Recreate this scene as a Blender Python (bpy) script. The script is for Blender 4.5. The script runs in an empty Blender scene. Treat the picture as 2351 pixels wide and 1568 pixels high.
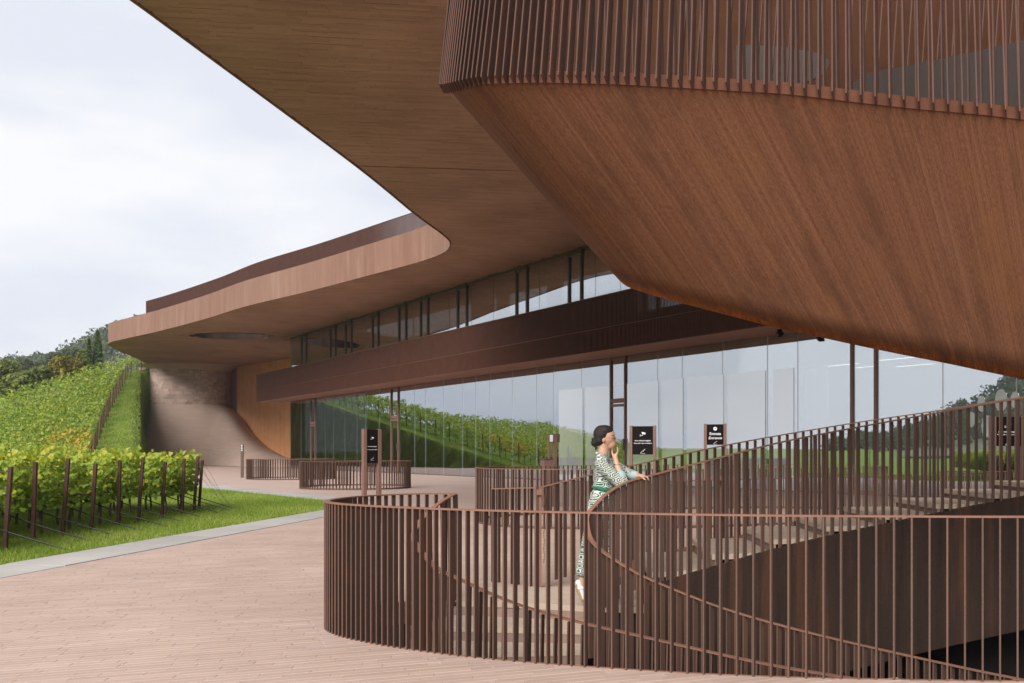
import bpy, bmesh, math, random
import numpy as np
from mathutils import Vector, Matrix, Euler
from mathutils.geometry import delaunay_2d_cdt, tessellate_polygon

# ------------------------------------------------------------------ camera, sky, sun, exposure
SC = bpy.context.scene
COL = SC.collection
EYE = 1.53            # eye height, metres
FPX = 2000.0          # focal length in units of a 2351-wide frame
cam_data = bpy.data.cameras.new("camera")
cam = bpy.data.objects.new("camera", cam_data)
COL.objects.link(cam)
cam.location = (0, 0, EYE)
cam.rotation_euler = (math.radians(90), 0, 0)
cam_data.sensor_width = 36.0
cam_data.lens = 36.0 * FPX / 2351.0
cam_data.shift_y = (1036.0 - 784.0) / 2351.0
cam_data.clip_start = 0.05
cam_data.clip_end = 3000
SC.camera = cam

SUN_AZ = Vector((-0.44, -0.90, 0.0)).normalized()     # towards the sun, behind the camera on the left
SUN_EL = math.radians(36)
to_sun = Vector((SUN_AZ.x * math.cos(SUN_EL), SUN_AZ.y * math.cos(SUN_EL), math.sin(SUN_EL)))

world = bpy.data.worlds.new("World")
SC.world = world
world.use_nodes = True
wn, wl = world.node_tree.nodes, world.node_tree.links
wn.clear()
w_out = wn.new("ShaderNodeOutputWorld")
w_bg = wn.new("ShaderNodeBackground")
w_sky = wn.new("ShaderNodeTexSky")
w_sky.sky_type = 'NISHITA'
w_sky.sun_disc = False
w_sky.sun_elevation = SUN_EL
w_sky.sun_rotation = math.atan2(to_sun.x, to_sun.y)
w_sky.dust_density = 3.0
w_tc = wn.new("ShaderNodeTexCoord")
w_map = wn.new("ShaderNodeMapping")
w_map.inputs['Scale'].default_value = (1.0, 1.0, 3.4)
w_no = wn.new("ShaderNodeTexNoise")
w_no.inputs['Scale'].default_value = 2.6
w_no.inputs['Detail'].default_value = 6
w_no.inputs['Roughness'].default_value = 0.52
w_ramp = wn.new("ShaderNodeValToRGB")
w_ramp.color_ramp.elements[0].position = 0.40
w_ramp.color_ramp.elements[0].color = (6.9, 7.2, 7.95, 1)
w_ramp.color_ramp.elements[1].position = 0.60
w_ramp.color_ramp.elements[1].color = (8.45, 8.5, 8.65, 1)
w_mix = wn.new("ShaderNodeMixRGB")
w_mix.inputs['Fac'].default_value = 0.94
w_bg.inputs['Strength'].default_value = 0.089
wl.new(w_tc.outputs['Generated'], w_map.inputs['Vector'])
wl.new(w_map.outputs['Vector'], w_no.inputs['Vector'])
wl.new(w_no.outputs['Fac'], w_ramp.inputs['Fac'])
wl.new(w_sky.outputs['Color'], w_mix.inputs['Color1'])
wl.new(w_ramp.outputs['Color'], w_mix.inputs['Color2'])
wl.new(w_mix.outputs['Color'], w_bg.inputs['Color'])
wl.new(w_bg.outputs['Background'], w_out.inputs['Surface'])

sun_data = bpy.data.lights.new("sun", 'SUN')
sun_data.energy = 4.1
sun_data.angle = math.radians(42)
sun_data.color = (1.0, 0.965, 0.92)
sun = bpy.data.objects.new("sun", sun_data)
COL.objects.link(sun)
sun.location = (-30, -20, 40)
sun.rotation_euler = (-to_sun).to_track_quat('-Z', 'Y').to_euler()

vs = SC.view_settings
vs.view_transform = 'Standard'
vs.look = 'None'
vs.gamma = 1.0
vs.use_curve_mapping = False
vs.exposure = 0.45
SC.render.engine = 'CYCLES'
SC.cycles.use_denoising = True
SC.cycles.max_bounces = 8
SC.cycles.diffuse_bounces = 5
SC.cycles.glossy_bounces = 4
SC.cycles.transmission_bounces = 4
SC.cycles.transparent_max_bounces = 12
SC.cycles.caustics_reflective = False
SC.cycles.caustics_refractive = False

R = random.Random(11)
NR = np.random.default_rng(7)

# ------------------------------------------------------------------ small helpers
def P(x, y, d):
    """world point at depth d that the photograph shows at (x, y)"""
    return Vector(((x - 1175.5) / FPX * d, d, EYE + (1036.0 - y) / FPX * d))

def V3(p, z=0.0):
    return Vector((p[0], p[1], z))

def smooth01(a, b, x):
    t = min(1.0, max(0.0, (x - a) / (b - a)))
    return t * t * (3 - 2 * t)

def catmull(pts, n=8, closed=False):
    pts = [Vector(p) for p in pts]
    m = len(pts)
    out = []
    rng = range(m) if closed else range(m - 1)
    for i in rng:
        if closed:
            p0, p1, p2, p3 = pts[(i - 1) % m], pts[i], pts[(i + 1) % m], pts[(i + 2) % m]
        else:
            p1, p2 = pts[i], pts[i + 1]
            p0 = pts[i - 1] if i > 0 else p1 + (p1 - p2)
            p3 = pts[i + 2] if i + 2 < m else p2 + (p2 - p1)
        for k in range(n):
            t = k / n
            t2, t3 = t * t, t * t * t
            out.append(0.5 * ((2 * p1) + (p2 - p0) * t + (2 * p0 - 5 * p1 + 4 * p2 - p3) * t2 + (3 * p1 - p0 - 3 * p2 + p3) * t3))
    if not closed:
        out.append(pts[-1].copy())
    return out

def by_length(pts, step, closed=False, plan=True):
    """points every `step` metres (measured in plan) along a polyline"""
    P_ = [Vector(p) for p in pts]
    if closed:
        P_ = P_ + [P_[0].copy()]
    L = [0.0]
    for a, b in zip(P_, P_[1:]):
        d = b - a
        L.append(L[-1] + (d.xy.length if plan else d.length))
    total = L[-1]
    n = max(2, int(round(total / step)))
    out, tang = [], []
    j = 0
    for k in range(n if closed else n + 1):
        s = total * k / n
        while j < len(L) - 2 and L[j + 1] < s:
            j += 1
        t = (s - L[j]) / max(1e-9, L[j + 1] - L[j])
        out.append(P_[j].lerp(P_[j + 1], t))
        a = P_[max(0, j - 1)]; b = P_[min(len(P_) - 1, j + 2)]
        if closed:
            a = P_[(j - 1) % (len(P_) - 1)]; b = P_[(j + 2) % (len(P_) - 1)]
        d = (b - a); d.z = 0
        tang.append(d.normalized())
    return out, tang

def by_step(pts, stepfun):
    """points along a polyline at a spacing that changes with place"""
    fine, tf = by_length(pts, .005)
    out, tang, acc, need = [fine[0]], [tf[0]], 0.0, stepfun(fine[0])
    for i in range(1, len(fine)):
        acc += (fine[i] - fine[i - 1]).xy.length
        if acc >= need:
            out.append(fine[i]); tang.append(tf[i]); acc = 0.0; need = stepfun(fine[i])
    return out, tang

class MB:
    def __init__(self):
        self.v, self.f = [], []
    def add(self, vs_, fs_):
        o = len(self.v)
        self.v += [tuple(p) for p in vs_]
        self.f += [tuple(i + o for i in f) for f in fs_]
    def box(self, c, ax, ay, az):
        """centre and three half-axis vectors"""
        c, ax, ay, az = Vector(c), Vector(ax), Vector(ay), Vector(az)
        vs_ = [c + sx * ax + sy * ay + sz * az for sz in (-1, 1) for sy in (-1, 1) for sx in (-1, 1)]
        self.add(vs_, [(0, 2, 3, 1), (4, 5, 7, 6), (0, 1, 5, 4), (2, 6, 7, 3), (0, 4, 6, 2), (1, 3, 7, 5)])
    def bx(self, x0, x1, y0, y1, z0, z1):
        self.box(((x0 + x1) / 2, (y0 + y1) / 2, (z0 + z1) / 2), ((x1 - x0) / 2, 0, 0), (0, (y1 - y0) / 2, 0), (0, 0, (z1 - z0) / 2))
    def tube(self, pts, r, n=8, caps=True):
        pts = [Vector(p) for p in pts]
        rs = r if isinstance(r, (list, tuple)) else [r] * len(pts)
        rings = []
        for i, p in enumerate(pts):
            t = (pts[min(i + 1, len(pts) - 1)] - pts[max(i - 1, 0)]).normalized()
            ref = Vector((0, 0, 1)) if abs(t.z) < 0.9 else Vector((1, 0, 0))
            u = t.cross(ref).normalized(); w = t.cross(u)
            rings.append([p + rs[i] * (math.cos(2 * math.pi * k / n) * u + math.sin(2 * math.pi * k / n) * w) for k in range(n)])
        vs_ = [q for ring in rings for q in ring]
        fs_ = [(i * n + k, i * n + (k + 1) % n, (i + 1) * n + (k + 1) % n, (i + 1) * n + k) for i in range(len(pts) - 1) for k in range(n)]
        if caps:
            fs_ += [tuple(reversed(range(n))), tuple((len(pts) - 1) * n + k for k in range(n))]
        self.add(vs_, fs_)
    def bar(self, pts, w, h, closed=False, down=0.0):
        """flat bar swept along pts: width w across (horizontal), height h"""
        pts = [Vector(p) for p in pts]
        m = len(pts)
        vs_ = []
        for i, p in enumerate(pts):
            a = pts[(i - 1) % m] if closed else pts[max(0, i - 1)]
            b = pts[(i + 1) % m] if closed else pts[min(m - 1, i + 1)]
            t = b - a; t.z = 0
            t = t.normalized() if t.length > 1e-6 else Vector((1, 0, 0))
            nn = Vector((-t.y, t.x, 0)) * (w / 2)
            for s, zz in ((1, 0), (-1, 0), (-1, -h), (1, -h)):
                vs_.append(p + s * nn + Vector((0, 0, zz - down)))
        fs_ = []
        for i in range(m if closed else m - 1):
            j = (i + 1) % m
            for k in range(4):
                fs_.append((i * 4 + k, i * 4 + (k + 1) % 4, j * 4 + (k + 1) % 4, j * 4 + k))
        if not closed:
            fs_ += [(0, 3, 2, 1), tuple((m - 1) * 4 + k for k in range(4))]
        self.add(vs_, fs_)
    def mesh(self, name):
        me = bpy.data.meshes.new(name)
        me.from_pydata(self.v, [], self.f)
        me.update()
        return me

def np_mesh(name, V, F, tone=None):
    V = np.asarray(V, dtype=np.float32); F = np.asarray(F, dtype=np.int32)
    me = bpy.data.meshes.new(name)
    m, k = F.shape
    me.vertices.add(len(V)); me.vertices.foreach_set("co", V.ravel())
    me.loops.add(m * k); me.loops.foreach_set("vertex_index", F.ravel())
    me.polygons.add(m)
    me.polygons.foreach_set("loop_start", np.arange(0, m * k, k, dtype=np.int32))
    me.update(calc_edges=True)
    me.shade_flat()
    if tone is not None:
        at = me.attributes.new("tone", 'FLOAT', 'FACE')
        at.data.foreach_set("value", np.asarray(tone, dtype=np.float32))
    return me

WORLD_M = {}
def _world(o):
    return WORLD_M.get(o.name, Matrix.Identity(4))

def link(name, me, m=None, parent=None, M=None, smooth=False):
    """link mesh `me` (given in world coordinates, or in local ones with matrix M)"""
    o = bpy.data.objects.new(name, me)
    COL.objects.link(o)
    if m is not None and me is not None and not me.materials:
        me.materials.append(m)
    if smooth and me is not None:
        me.polygons.foreach_set("use_smooth", [True] * len(me.polygons))
    W = M.copy() if M is not None else Matrix.Identity(4)
    if parent is not None:
        o.parent = parent
        o.matrix_basis = _world(parent).inverted() @ W
    else:
        o.matrix_basis = W
    WORLD_M[o.name] = W
    return o

def tag(o, label=None, cat=None, group=None, kind=None):
    if label: o['label'] = label
    if cat: o['category'] = cat
    if group: o['group'] = group
    if kind: o['kind'] = kind
    return o

def thing(name, loc, label, cat, group=None):
    o = link(name, None, M=Matrix.Translation(Vector(loc)))
    o.empty_display_size = 0.3
    return tag(o, label, cat, group)

def inside(poly, x, y):
    c = False
    j = len(poly) - 1
    for i in range(len(poly)):
        xi, yi = poly[i][0], poly[i][1]; xj, yj = poly[j][0], poly[j][1]
        if (yi > y) != (yj > y) and x < (xj - xi) * (y - yi) / (yj - yi) + xi:
            c = not c
        j = i
    return c

def sheet(outer, holes=(), extra=()):
    """triangulated flat sheet: list of 2-d verts and triangles"""
    vs_, es_ = [], []
    for loop in [outer] + list(holes):
        o = len(vs_)
        vs_ += [Vector((p[0], p[1])) for p in loop]
        es_ += [(o + i, o + (i + 1) % len(loop)) for i in range(len(loop))]
    vs_ += [Vector((p[0], p[1])) for p in extra]
    ov, oe, of, *_ = delaunay_2d_cdt(vs_, es_, [], 0, 1e-5)
    keep = []
    for f in of:
        cx = sum(ov[i].x for i in f) / len(f); cy = sum(ov[i].y for i in f) / len(f)
        if inside(outer, cx, cy) and not any(inside(h, cx, cy) for h in holes):
            keep.append(tuple(f))
    return ov, keep

ORD = ["first", "second", "third", "fourth", "fifth", "sixth", "seventh", "eighth", "ninth", "tenth", "eleventh",
       "twelfth", "thirteenth", "fourteenth", "fifteenth", "sixteenth", "seventeenth", "eighteenth", "nineteenth",
       "twentieth", "twenty-first", "twenty-second", "twenty-third", "twenty-fourth", "twenty-fifth", "twenty-sixth"]

# ------------------------------------------------------------------ materials
class N:
    def __init__(self, name):
        self.m = bpy.data.materials.new(name)
        self.m.use_nodes = True
        self.t = self.m.node_tree
        self.t.nodes.clear()
        self.out = self.t.nodes.new("ShaderNodeOutputMaterial")
    def n(self, kind, **kw):
        nd = self.t.nodes.new("ShaderNode" + kind)
        for k, v in kw.items():
            if k in nd.inputs: nd.inputs[k].default_value = v
            else: setattr(nd, k, v)
        return nd
    def l(self, a, b):
        self.t.links.new(a, b)
    def val(self, x, sock):
        if isinstance(x, (int, float)): sock.default_value = x
        else: self.l(x, sock)
    def math(self, op, a, b=0.0, c=None):
        nd = self.n("Math", operation=op)
        self.val(a, nd.inputs[0]); self.val(b, nd.inputs[1])
        if c is not None: self.val(c, nd.inputs[2])
        return nd.outputs[0]
    def coord(self, which="Object", scale=(1, 1, 1), rot=(0, 0, 0)):
        tc = self.n("TexCoord")
        mp = self.n("Mapping")
        mp.inputs['Scale'].default_value = scale
        mp.inputs['Rotation'].default_value = rot
        self.l(tc.outputs[which], mp.inputs['Vector'])
        return mp.outputs['Vector']
    def noise(self, vec, scale, detail=4, rough=0.55):
        nd = self.n("TexNoise")
        nd.inputs['Scale'].default_value = scale
        nd.inputs['Detail'].default_value = detail
        nd.inputs['Roughness'].default_value = rough
        if vec is not None: self.l(vec, nd.inputs['Vector'])
        return nd.outputs['Fac']
    def ramp(self, fac, stops):
        nd = self.n("ValToRGB")
        el = nd.color_ramp.elements
        while len(el) < len(stops): el.new(0.5)
        for e, (p, c) in zip(el, stops):
            e.position = p
            e.color = (*c, 1) if len(c) == 3 else c
        self.l(fac, nd.inputs['Fac'])
        return nd.outputs['Color']
    def mix(self, fac, a, b, mode='MIX'):
        nd = self.n("MixRGB", blend_type=mode)
        self.val(fac, nd.inputs['Fac'])
        for x, s in ((a, nd.inputs['Color1']), (b, nd.inputs['Color2'])):
            if isinstance(x, tuple): s.default_value = (*x, 1) if len(x) == 3 else x
            else: self.l(x, s)
        return nd.outputs['Color']
    def bump(self, h, strength=0.3, dist=0.01):
        nd = self.n("Bump")
        nd.inputs['Strength'].default_value = strength
        nd.inputs['Distance'].default_value = dist
        self.l(h, nd.inputs['Height'])
        return nd.outputs['Normal']
    def bsdf(self, color, rough=0.7, normal=None, metal=0.0, spec=0.5):
        b = self.n("BsdfPrincipled")
        if isinstance(color, tuple): b.inputs['Base Color'].default_value = (*color, 1)
        else: self.l(color, b.inputs['Base Color'])
        if isinstance(rough, (int, float)): b.inputs['Roughness'].default_value = rough
        else: self.l(rough, b.inputs['Roughness'])
        b.inputs['Metallic'].default_value = metal
        b.inputs['Specular IOR Level'].default_value = spec
        if normal is not None: self.l(normal, b.inputs['Normal'])
        return b
    def done(self, sh):
        self.l(sh.outputs[0], self.out.inputs['Surface'])
        return self.m

def scaled(c, k):
    return tuple(min(1.0, x * k) for x in c)

def mat_mottled(name, c, rough=0.75, scale=3.0, amp=0.25, bump=0.15, coord_scale=(1, 1, 1), spec=0.3, fine=60.0):
    q = N(name)
    v = q.coord("Object", coord_scale)
    a = q.noise(v, scale, 5, 0.6)
    b = q.noise(v, fine, 3, 0.6)
    col = q.ramp(a, [(0.25, scaled(c, 1 - amp)), (0.75, scaled(c, 1 + amp))])
    col = q.mix(0.25, col, q.ramp(b, [(0.3, scaled(c, 0.72)), (0.7, scaled(c, 1.25))]))
    return q.done(q.bsdf(col, rough, q.bump(b, bump, 0.004), spec=spec))

def mat_tone(name, c0, c1, rough=0.8, bump_scale=40, stretch=(1, 1, 1), spec=0.3, amp=0.2, obj_random=False, bump=0.2, big=0.6):
    """colour varies piece by piece: face attribute 'tone', or the object's own random number"""
    q = N(name)
    if obj_random:
        t = q.n("ObjectInfo").outputs['Random']
    else:
        at = q.n("Attribute"); at.attribute_name = "tone"
        t = at.outputs['Fac']
    col = q.ramp(t, [(0.0, c0), (1.0, c1)])
    v = q.coord("Generated" if False else "Object", stretch)
    nz = q.noise(v, bump_scale, 4, 0.6)
    geo = q.n("NewGeometry")
    large = q.noise(geo.outputs['Position'], big, 4, 0.6)
    f = q.math('ADD', q.math('MULTIPLY', nz, 2 * amp), 1 - amp)
    col = q.mix(1.0, col, q.ramp(f, [(0.0, (0, 0, 0)), (1.0, (1, 1, 1))]), 'MULTIPLY') if False else q.mix(amp, col, q.ramp(nz, [(0.3, scaled(c0, 0.7)), (0.7, scaled(c1, 1.2))]))
    col = q.mix(0.42, col, q.ramp(large, [(0.3, scaled(c0, 0.85)), (0.7, scaled(c1, 1.12))]))
    return q.done(q.bsdf(col, rough, q.bump(nz, bump, 0.003), spec=spec))

def mat_leaf(name, stops, rough=0.5, trans=0.4):
    q = N(name)
    at = q.n("Attribute"); at.attribute_name = "tone"
    col = q.ramp(at.outputs['Fac'], stops)
    b = q.bsdf(col, rough, spec=0.35)
    tr = q.n("BsdfTranslucent")
    q.l(q.mix(0.5, col, (0.30, 0.36, 0.03), 'MIX'), tr.inputs['Color'])
    mx = q.n("MixShader")
    mx.inputs[0].default_value = trans
    q.l(b.outputs[0], mx.inputs[1]); q.l(tr.outputs[0], mx.inputs[2])
    q.l(mx.outputs[0], q.out.inputs['Surface'])
    return q.m

M = {}
def mat_slat(name, c):
    q = N(name)
    v = q.coord("Object", (1, 1, 1))
    geo = q.n("NewGeometry")
    rnd = q.n("ObjectInfo").outputs['Random']
    big = q.noise(geo.outputs['Position'], 3.0, 5, 0.65)
    fine = q.noise(geo.outputs['Position'], 120.0, 3, 0.7)
    col = q.ramp(rnd, [(0.0, scaled(c, 0.72)), (0.6, c), (1.0, (c[0] * 1.35, c[1] * 1.22, c[2] * 1.1))])
    col = q.mix(q.math('MULTIPLY', q.ramp(big, [(0.5, (0, 0, 0)), (0.7, (1, 1, 1))]), 0.6), col, (c[0] * 1.5, c[1] * 1.15, c[2] * 0.8))
    col = q.mix(0.4, col, q.ramp(fine, [(0.32, scaled(c, 0.5)), (0.68, scaled(c, 1.6))]))
    return q.done(q.bsdf(col, 0.72, q.bump(fine, 0.5, 0.003), spec=0.3))
M['slat'] = mat_slat("rusted_slat_steel", (0.104, 0.060, 0.045))
M['slat_shaded'] = mat_slat("shaded_rusted_slat", (0.080, 0.038, 0.028))  # same slat steel darkened: shade inside the overhead railing is in the colour
M['rail'] = mat_mottled("rusted_rail_steel", (0.20, 0.095, 0.060), 0.6, 5, 0.25, 0.15, spec=0.45)
M['slat_far'] = mat_mottled("rusted_balcony_steel", (0.115, 0.048, 0.031), 0.6, 2, 0.25, 0.1)
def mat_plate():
    q = N("shade_dark_steel_plate")
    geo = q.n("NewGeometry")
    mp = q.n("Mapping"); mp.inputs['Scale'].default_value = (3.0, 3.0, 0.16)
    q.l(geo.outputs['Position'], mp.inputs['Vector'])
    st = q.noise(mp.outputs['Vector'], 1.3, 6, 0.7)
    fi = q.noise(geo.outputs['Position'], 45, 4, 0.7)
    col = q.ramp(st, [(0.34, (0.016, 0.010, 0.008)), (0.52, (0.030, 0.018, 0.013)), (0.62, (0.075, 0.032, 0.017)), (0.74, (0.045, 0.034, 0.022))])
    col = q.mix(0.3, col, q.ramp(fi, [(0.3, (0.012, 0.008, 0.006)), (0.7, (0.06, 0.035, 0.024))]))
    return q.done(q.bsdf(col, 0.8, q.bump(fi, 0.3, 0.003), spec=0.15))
M['plate'] = mat_plate()  # base colour kept near black: shade under the overhead parapet is in it
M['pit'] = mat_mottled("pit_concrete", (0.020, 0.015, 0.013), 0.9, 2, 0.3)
M['tread'] = mat_mottled("aggregate_tread", (0.40, 0.31, 0.24), 0.85, 6, 0.15, 0.4, fine=160)
M['riser'] = mat_mottled("riser_concrete", (0.23, 0.16, 0.125), 0.85, 4, 0.25, 0.3)
M['fascia'] = None
M['dark_metal'] = mat_mottled("dark_bronze_frame", (0.075, 0.048, 0.04), 0.45, 6, 0.15, 0.05, spec=0.5)
M['brown_metal'] = mat_mottled("brown_painted_frame", (0.17, 0.095, 0.075), 0.5, 6, 0.12, 0.05)
M['black_panel'] = mat_mottled("black_sign_panel", (0.008, 0.006, 0.006), 0.7, 8, 0.2, 0.02, spec=0.08)
M['white_print'] = mat_mottled("white_print", (0.72, 0.71, 0.70), 0.6, 9, 0.05, 0.0)
M['seam'] = mat_mottled("dark_joint", (0.03, 0.025, 0.022), 0.9, 9, 0.1, 0.0)
M['wood_post'] = mat_mottled("rusted_vine_post", (0.075, 0.032, 0.022), 0.7, 9, 0.35, 0.3, (1, 1, 0.4))
M['bark'] = mat_mottled("vine_bark", (0.075, 0.052, 0.038), 0.9, 14, 0.4, 0.6, (1, 1, 0.3))
M['hose'] = mat_mottled("black_drip_hose", (0.015, 0.015, 0.015), 0.5, 8, 0.1, 0.02)
M['wire'] = mat_mottled("steel_wire", (0.10, 0.09, 0.085), 0.4, 8, 0.1, 0.02)
M['blind'] = mat_mottled("white_blind_cloth", (0.80, 0.80, 0.78), 0.9, 1.5, 0.03, 0.02)
M['cream'] = mat_mottled("cream_curtain", (0.66, 0.60, 0.50), 0.9, 1.5, 0.05, 0.05)
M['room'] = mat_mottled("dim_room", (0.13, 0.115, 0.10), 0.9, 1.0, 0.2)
M['steel_grey'] = mat_mottled("grey_brown_plate", (0.055, 0.041, 0.036), 0.55, 1.5, 0.2, 0.1, (3, 3, 0.3))

def mat_fascia():
    q = N("corten_fascia")
    geo = q.n("NewGeometry")
    mp = q.n("Mapping"); mp.inputs['Scale'].default_value = (1.1, 1.1, 0.12)
    q.l(geo.outputs['Position'], mp.inputs['Vector'])
    st = q.noise(mp.outputs['Vector'], 1.6, 6, 0.65)
    bl = q.noise(geo.outputs['Position'], 0.35, 4, 0.6)
    fi = q.noise(geo.outputs['Position'], 30, 3, 0.6)
    rnd = q.n("ObjectInfo").outputs['Random']
    c = q.ramp(st, [(0.30, (0.140, 0.070, 0.050)), (0.55, (0.200, 0.108, 0.081)), (0.72, (0.275, 0.172, 0.140))])
    c = q.mix(q.math('MULTIPLY', bl, 0.5), c, (0.235, 0.108, 0.066))
    c = q.mix(q.math('MULTIPLY', rnd, 0.25), c, (0.25, 0.152, 0.120))
    c = q.mix(0.15, c, q.ramp(fi, [(0.3, (0.12, 0.055, 0.038)), (0.7, (0.36, 0.22, 0.17))]))
    return q.done(q.bsdf(c, 0.7, q.bump(fi, 0.1, 0.003), spec=0.3))
M['fascia'] = mat_fascia()

def mat_shell():
    """weathered steel with run-off streaks along the sheet (u along the rim, v down the slope)"""
    q = N("corten_shell")
    uv = q.n("UVMap")
    def streak(su, sv, detail=5, rough=0.65, sc=1.0):
        mp = q.n("Mapping"); mp.inputs['Scale'].default_value = (su, sv, 1)
        q.l(uv.outputs['UV'], mp.inputs['Vector'])
        return q.noise(mp.outputs['Vector'], sc, detail, rough)
    a = streak(7.0, 0.35); b = streak(34.0, 0.8); c_ = streak(1.2, 0.5, 4); g = streak(110, 60, 2)
    col = q.ramp(a, [(0.28, (0.076, 0.033, 0.018)), (0.5, (0.116, 0.052, 0.029)), (0.72, (0.165, 0.082, 0.049))])
    col = q.mix(0.55, col, q.ramp(b, [(0.38, (0.036, 0.015, 0.009)), (0.52, (0.118, 0.052, 0.029)), (0.64, (0.195, 0.095, 0.056))]))
    col = q.mix(q.math('MULTIPLY', c_, 0.35), col, (0.20, 0.066, 0.024))
    col = q.mix(0.34, col, q.ramp(g, [(0.3, (0.08, 0.032, 0.017)), (0.7, (0.26, 0.125, 0.07))]))
    # bright orange rust creeping up from the bottom edge
    sep = q.n("SeparateXYZ"); q.l(uv.outputs['UV'], sep.inputs[0])
    edge = q.math('SUBTRACT', sep.outputs['Y'], q.math('MULTIPLY', streak(9, 3, 5, 0.7), 0.09))
    f = q.ramp(edge, [(0.905, (0, 0, 0)), (0.955, (1, 1, 1))])
    rust = q.ramp(streak(60, 40, 4, 0.7), [(0.35, (0.20, 0.062, 0.020)), (0.65, (0.58, 0.20, 0.055))])
    col = q.mix(f, col, rust)
    blot = streak(2.6, 1.6, 7, 0.75)
    col = q.mix(q.math('MULTIPLY', q.ramp(blot, [(0.50, (0, 0, 0)), (0.62, (1, 1, 1))]), 0.55), col, (0.075, 0.034, 0.020))
    och = streak(0.9, 1.3, 6, 0.7)
    col = q.mix(q.math('MULTIPLY', q.ramp(och, [(0.53, (0, 0, 0)), (0.68, (1, 1, 1))]), 0.5), col, (0.185, 0.082, 0.030))
    return q.done(q.bsdf(col, 0.9, q.bump(b, 0.3, 0.004), spec=0.12))
M['shell'] = mat_shell()

M['paver'] = mat_tone("terracotta_paver", (0.315, 0.218, 0.172), (0.435, 0.322, 0.266), 0.62, 26, spec=0.4, amp=0.22, bump=0.25, big=0.5)
M['paver_one'] = mat_tone("terracotta_paver_single", (0.315, 0.218, 0.172), (0.435, 0.322, 0.266), 0.62, 26, spec=0.4, amp=0.22, obj_random=True, bump=0.25, big=0.5)
M['listel'] = mat_tone("soffit_listel", (0.335, 0.182, 0.138), (0.495, 0.288, 0.226), 0.8, 14, amp=0.2, spec=0.2, big=0.25)
M['listel_one'] = mat_tone("soffit_listel_single", (0.335, 0.182, 0.138), (0.495, 0.288, 0.226), 0.8, 14, amp=0.2, spec=0.2, obj_random=True, big=0.25)
M['brick'] = mat_tone("pillar_brick", (0.28, 0.195, 0.155), (0.55, 0.41, 0.345), 0.85, 12, amp=0.2, spec=0.2, obj_random=True, big=0.8)
M['slab'] = mat_tone("kerb_slab", (0.29, 0.272, 0.258), (0.40, 0.375, 0.355), 0.75, 16, amp=0.25, obj_random=True, big=0.7)

def mat_ground_paving():
    """paving beyond the built pavers, mortar under them"""
    q = N("paving_far")
    geo = q.n("NewGeometry")
    mp = q.n("Mapping"); mp.inputs['Rotation'].default_value = (0, 0, -math.atan2(0.326, 0.945))
    q.l(geo.outputs['Position'], mp.inputs['Vector'])
    br = q.n("TexBrick")
    br.offset = 0.37; br.squash = 1.0
    br.inputs['Scale'].default_value = 1.0
    br.inputs['Brick Width'].default_value = 0.52
    br.inputs['Row Height'].default_value = 0.075
    br.inputs['Mortar Size'].default_value = 0.004
    br.inputs['Color1'].default_value = (0.325, 0.23, 0.19, 1)
    br.inputs['Color2'].default_value = (0.425, 0.315, 0.265, 1)
    br.inputs['Mortar'].default_value = (0.56, 0.45, 0.39, 1)
    q.l(mp.outputs['Vector'], br.inputs['Vector'])
    big = q.noise(geo.outputs['Position'], 0.4, 5, 0.6)
    col = q.mix(0.35, br.outputs['Color'], q.ramp(big, [(0.3, (0.31, 0.215, 0.175)), (0.7, (0.45, 0.335, 0.285))]))
    return q.done(q.bsdf(col, 0.62, q.bump(br.outputs['Fac'], -0.2, 0.004), spec=0.4))
M['paving'] = mat_ground_paving()
M['mortar'] = mat_mottled("paver_mortar", (0.40, 0.31, 0.265), 0.9, 3, 0.2)

def mat_grass_ground():
    q = N("grass_ground")
    geo = q.n("NewGeometry")
    a = q.noise(geo.outputs['Position'], 0.22, 5, 0.65)
    b = q.noise(geo.outputs['Position'], 2.2, 5, 0.7)
    c = q.noise(geo.outputs['Position'], 14, 4, 0.7)
    col = q.ramp(b, [(0.3, (0.10, 0.155, 0.020)), (0.6, (0.18, 0.25, 0.036)), (0.8, (0.26, 0.29, 0.07))])
    col = q.mix(q.math('MULTIPLY', c, 0.5), col, (0.12, 0.19, 0.03))
    straw = q.ramp(q.math('MULTIPLY', a, b), [(0.36, (0, 0, 0)), (0.46, (1, 1, 1))])
    col = q.mix(straw, col, (0.36, 0.29, 0.13))
    return q.done(q.bsdf(col, 0.9, q.bump(c, 0.6, 0.05), spec=0.1))
M['grass_ground'] = mat_grass_ground()
M['grass'] = mat_leaf("grass_blade", [(0.0, (0.115, 0.175, 0.020)), (0.5, (0.205, 0.285, 0.035)), (0.85, (0.30, 0.37, 0.06)), (1.0, (0.44, 0.40, 0.15))], 0.5, 0.35)
M['vine'] = mat_leaf("vine_leaf", [(0.0, (0.075, 0.135, 0.016)), (0.35, (0.165, 0.255, 0.024)), (0.7, (0.27, 0.35, 0.032)), (0.93, (0.40, 0.38, 0.035)), (1.0, (0.58, 0.30, 0.02))], 0.42, 0.45)
M['vine_front'] = mat_leaf("brightened_vine_leaf", [(0.0, (0.11, 0.185, 0.022)), (0.35, (0.22, 0.33, 0.035)), (0.7, (0.34, 0.44, 0.05)), (0.93, (0.50, 0.47, 0.05)), (1.0, (0.62, 0.34, 0.03))], 0.42, 0.5)  # vine leaf brightened in colour to offset the shade between rows
M['tree_leaf'] = mat_leaf("tree_leaf", [(0.0, (0.065, 0.095, 0.026)), (0.5, (0.135, 0.170, 0.042)), (1.0, (0.24, 0.24, 0.06))], 0.6, 0.3)
M['tree_gold'] = mat_leaf("turning_leaf", [(0.0, (0.085, 0.105, 0.022)), (0.5, (0.19, 0.175, 0.035)), (1.0, (0.34, 0.22, 0.04))], 0.6, 0.3)
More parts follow.
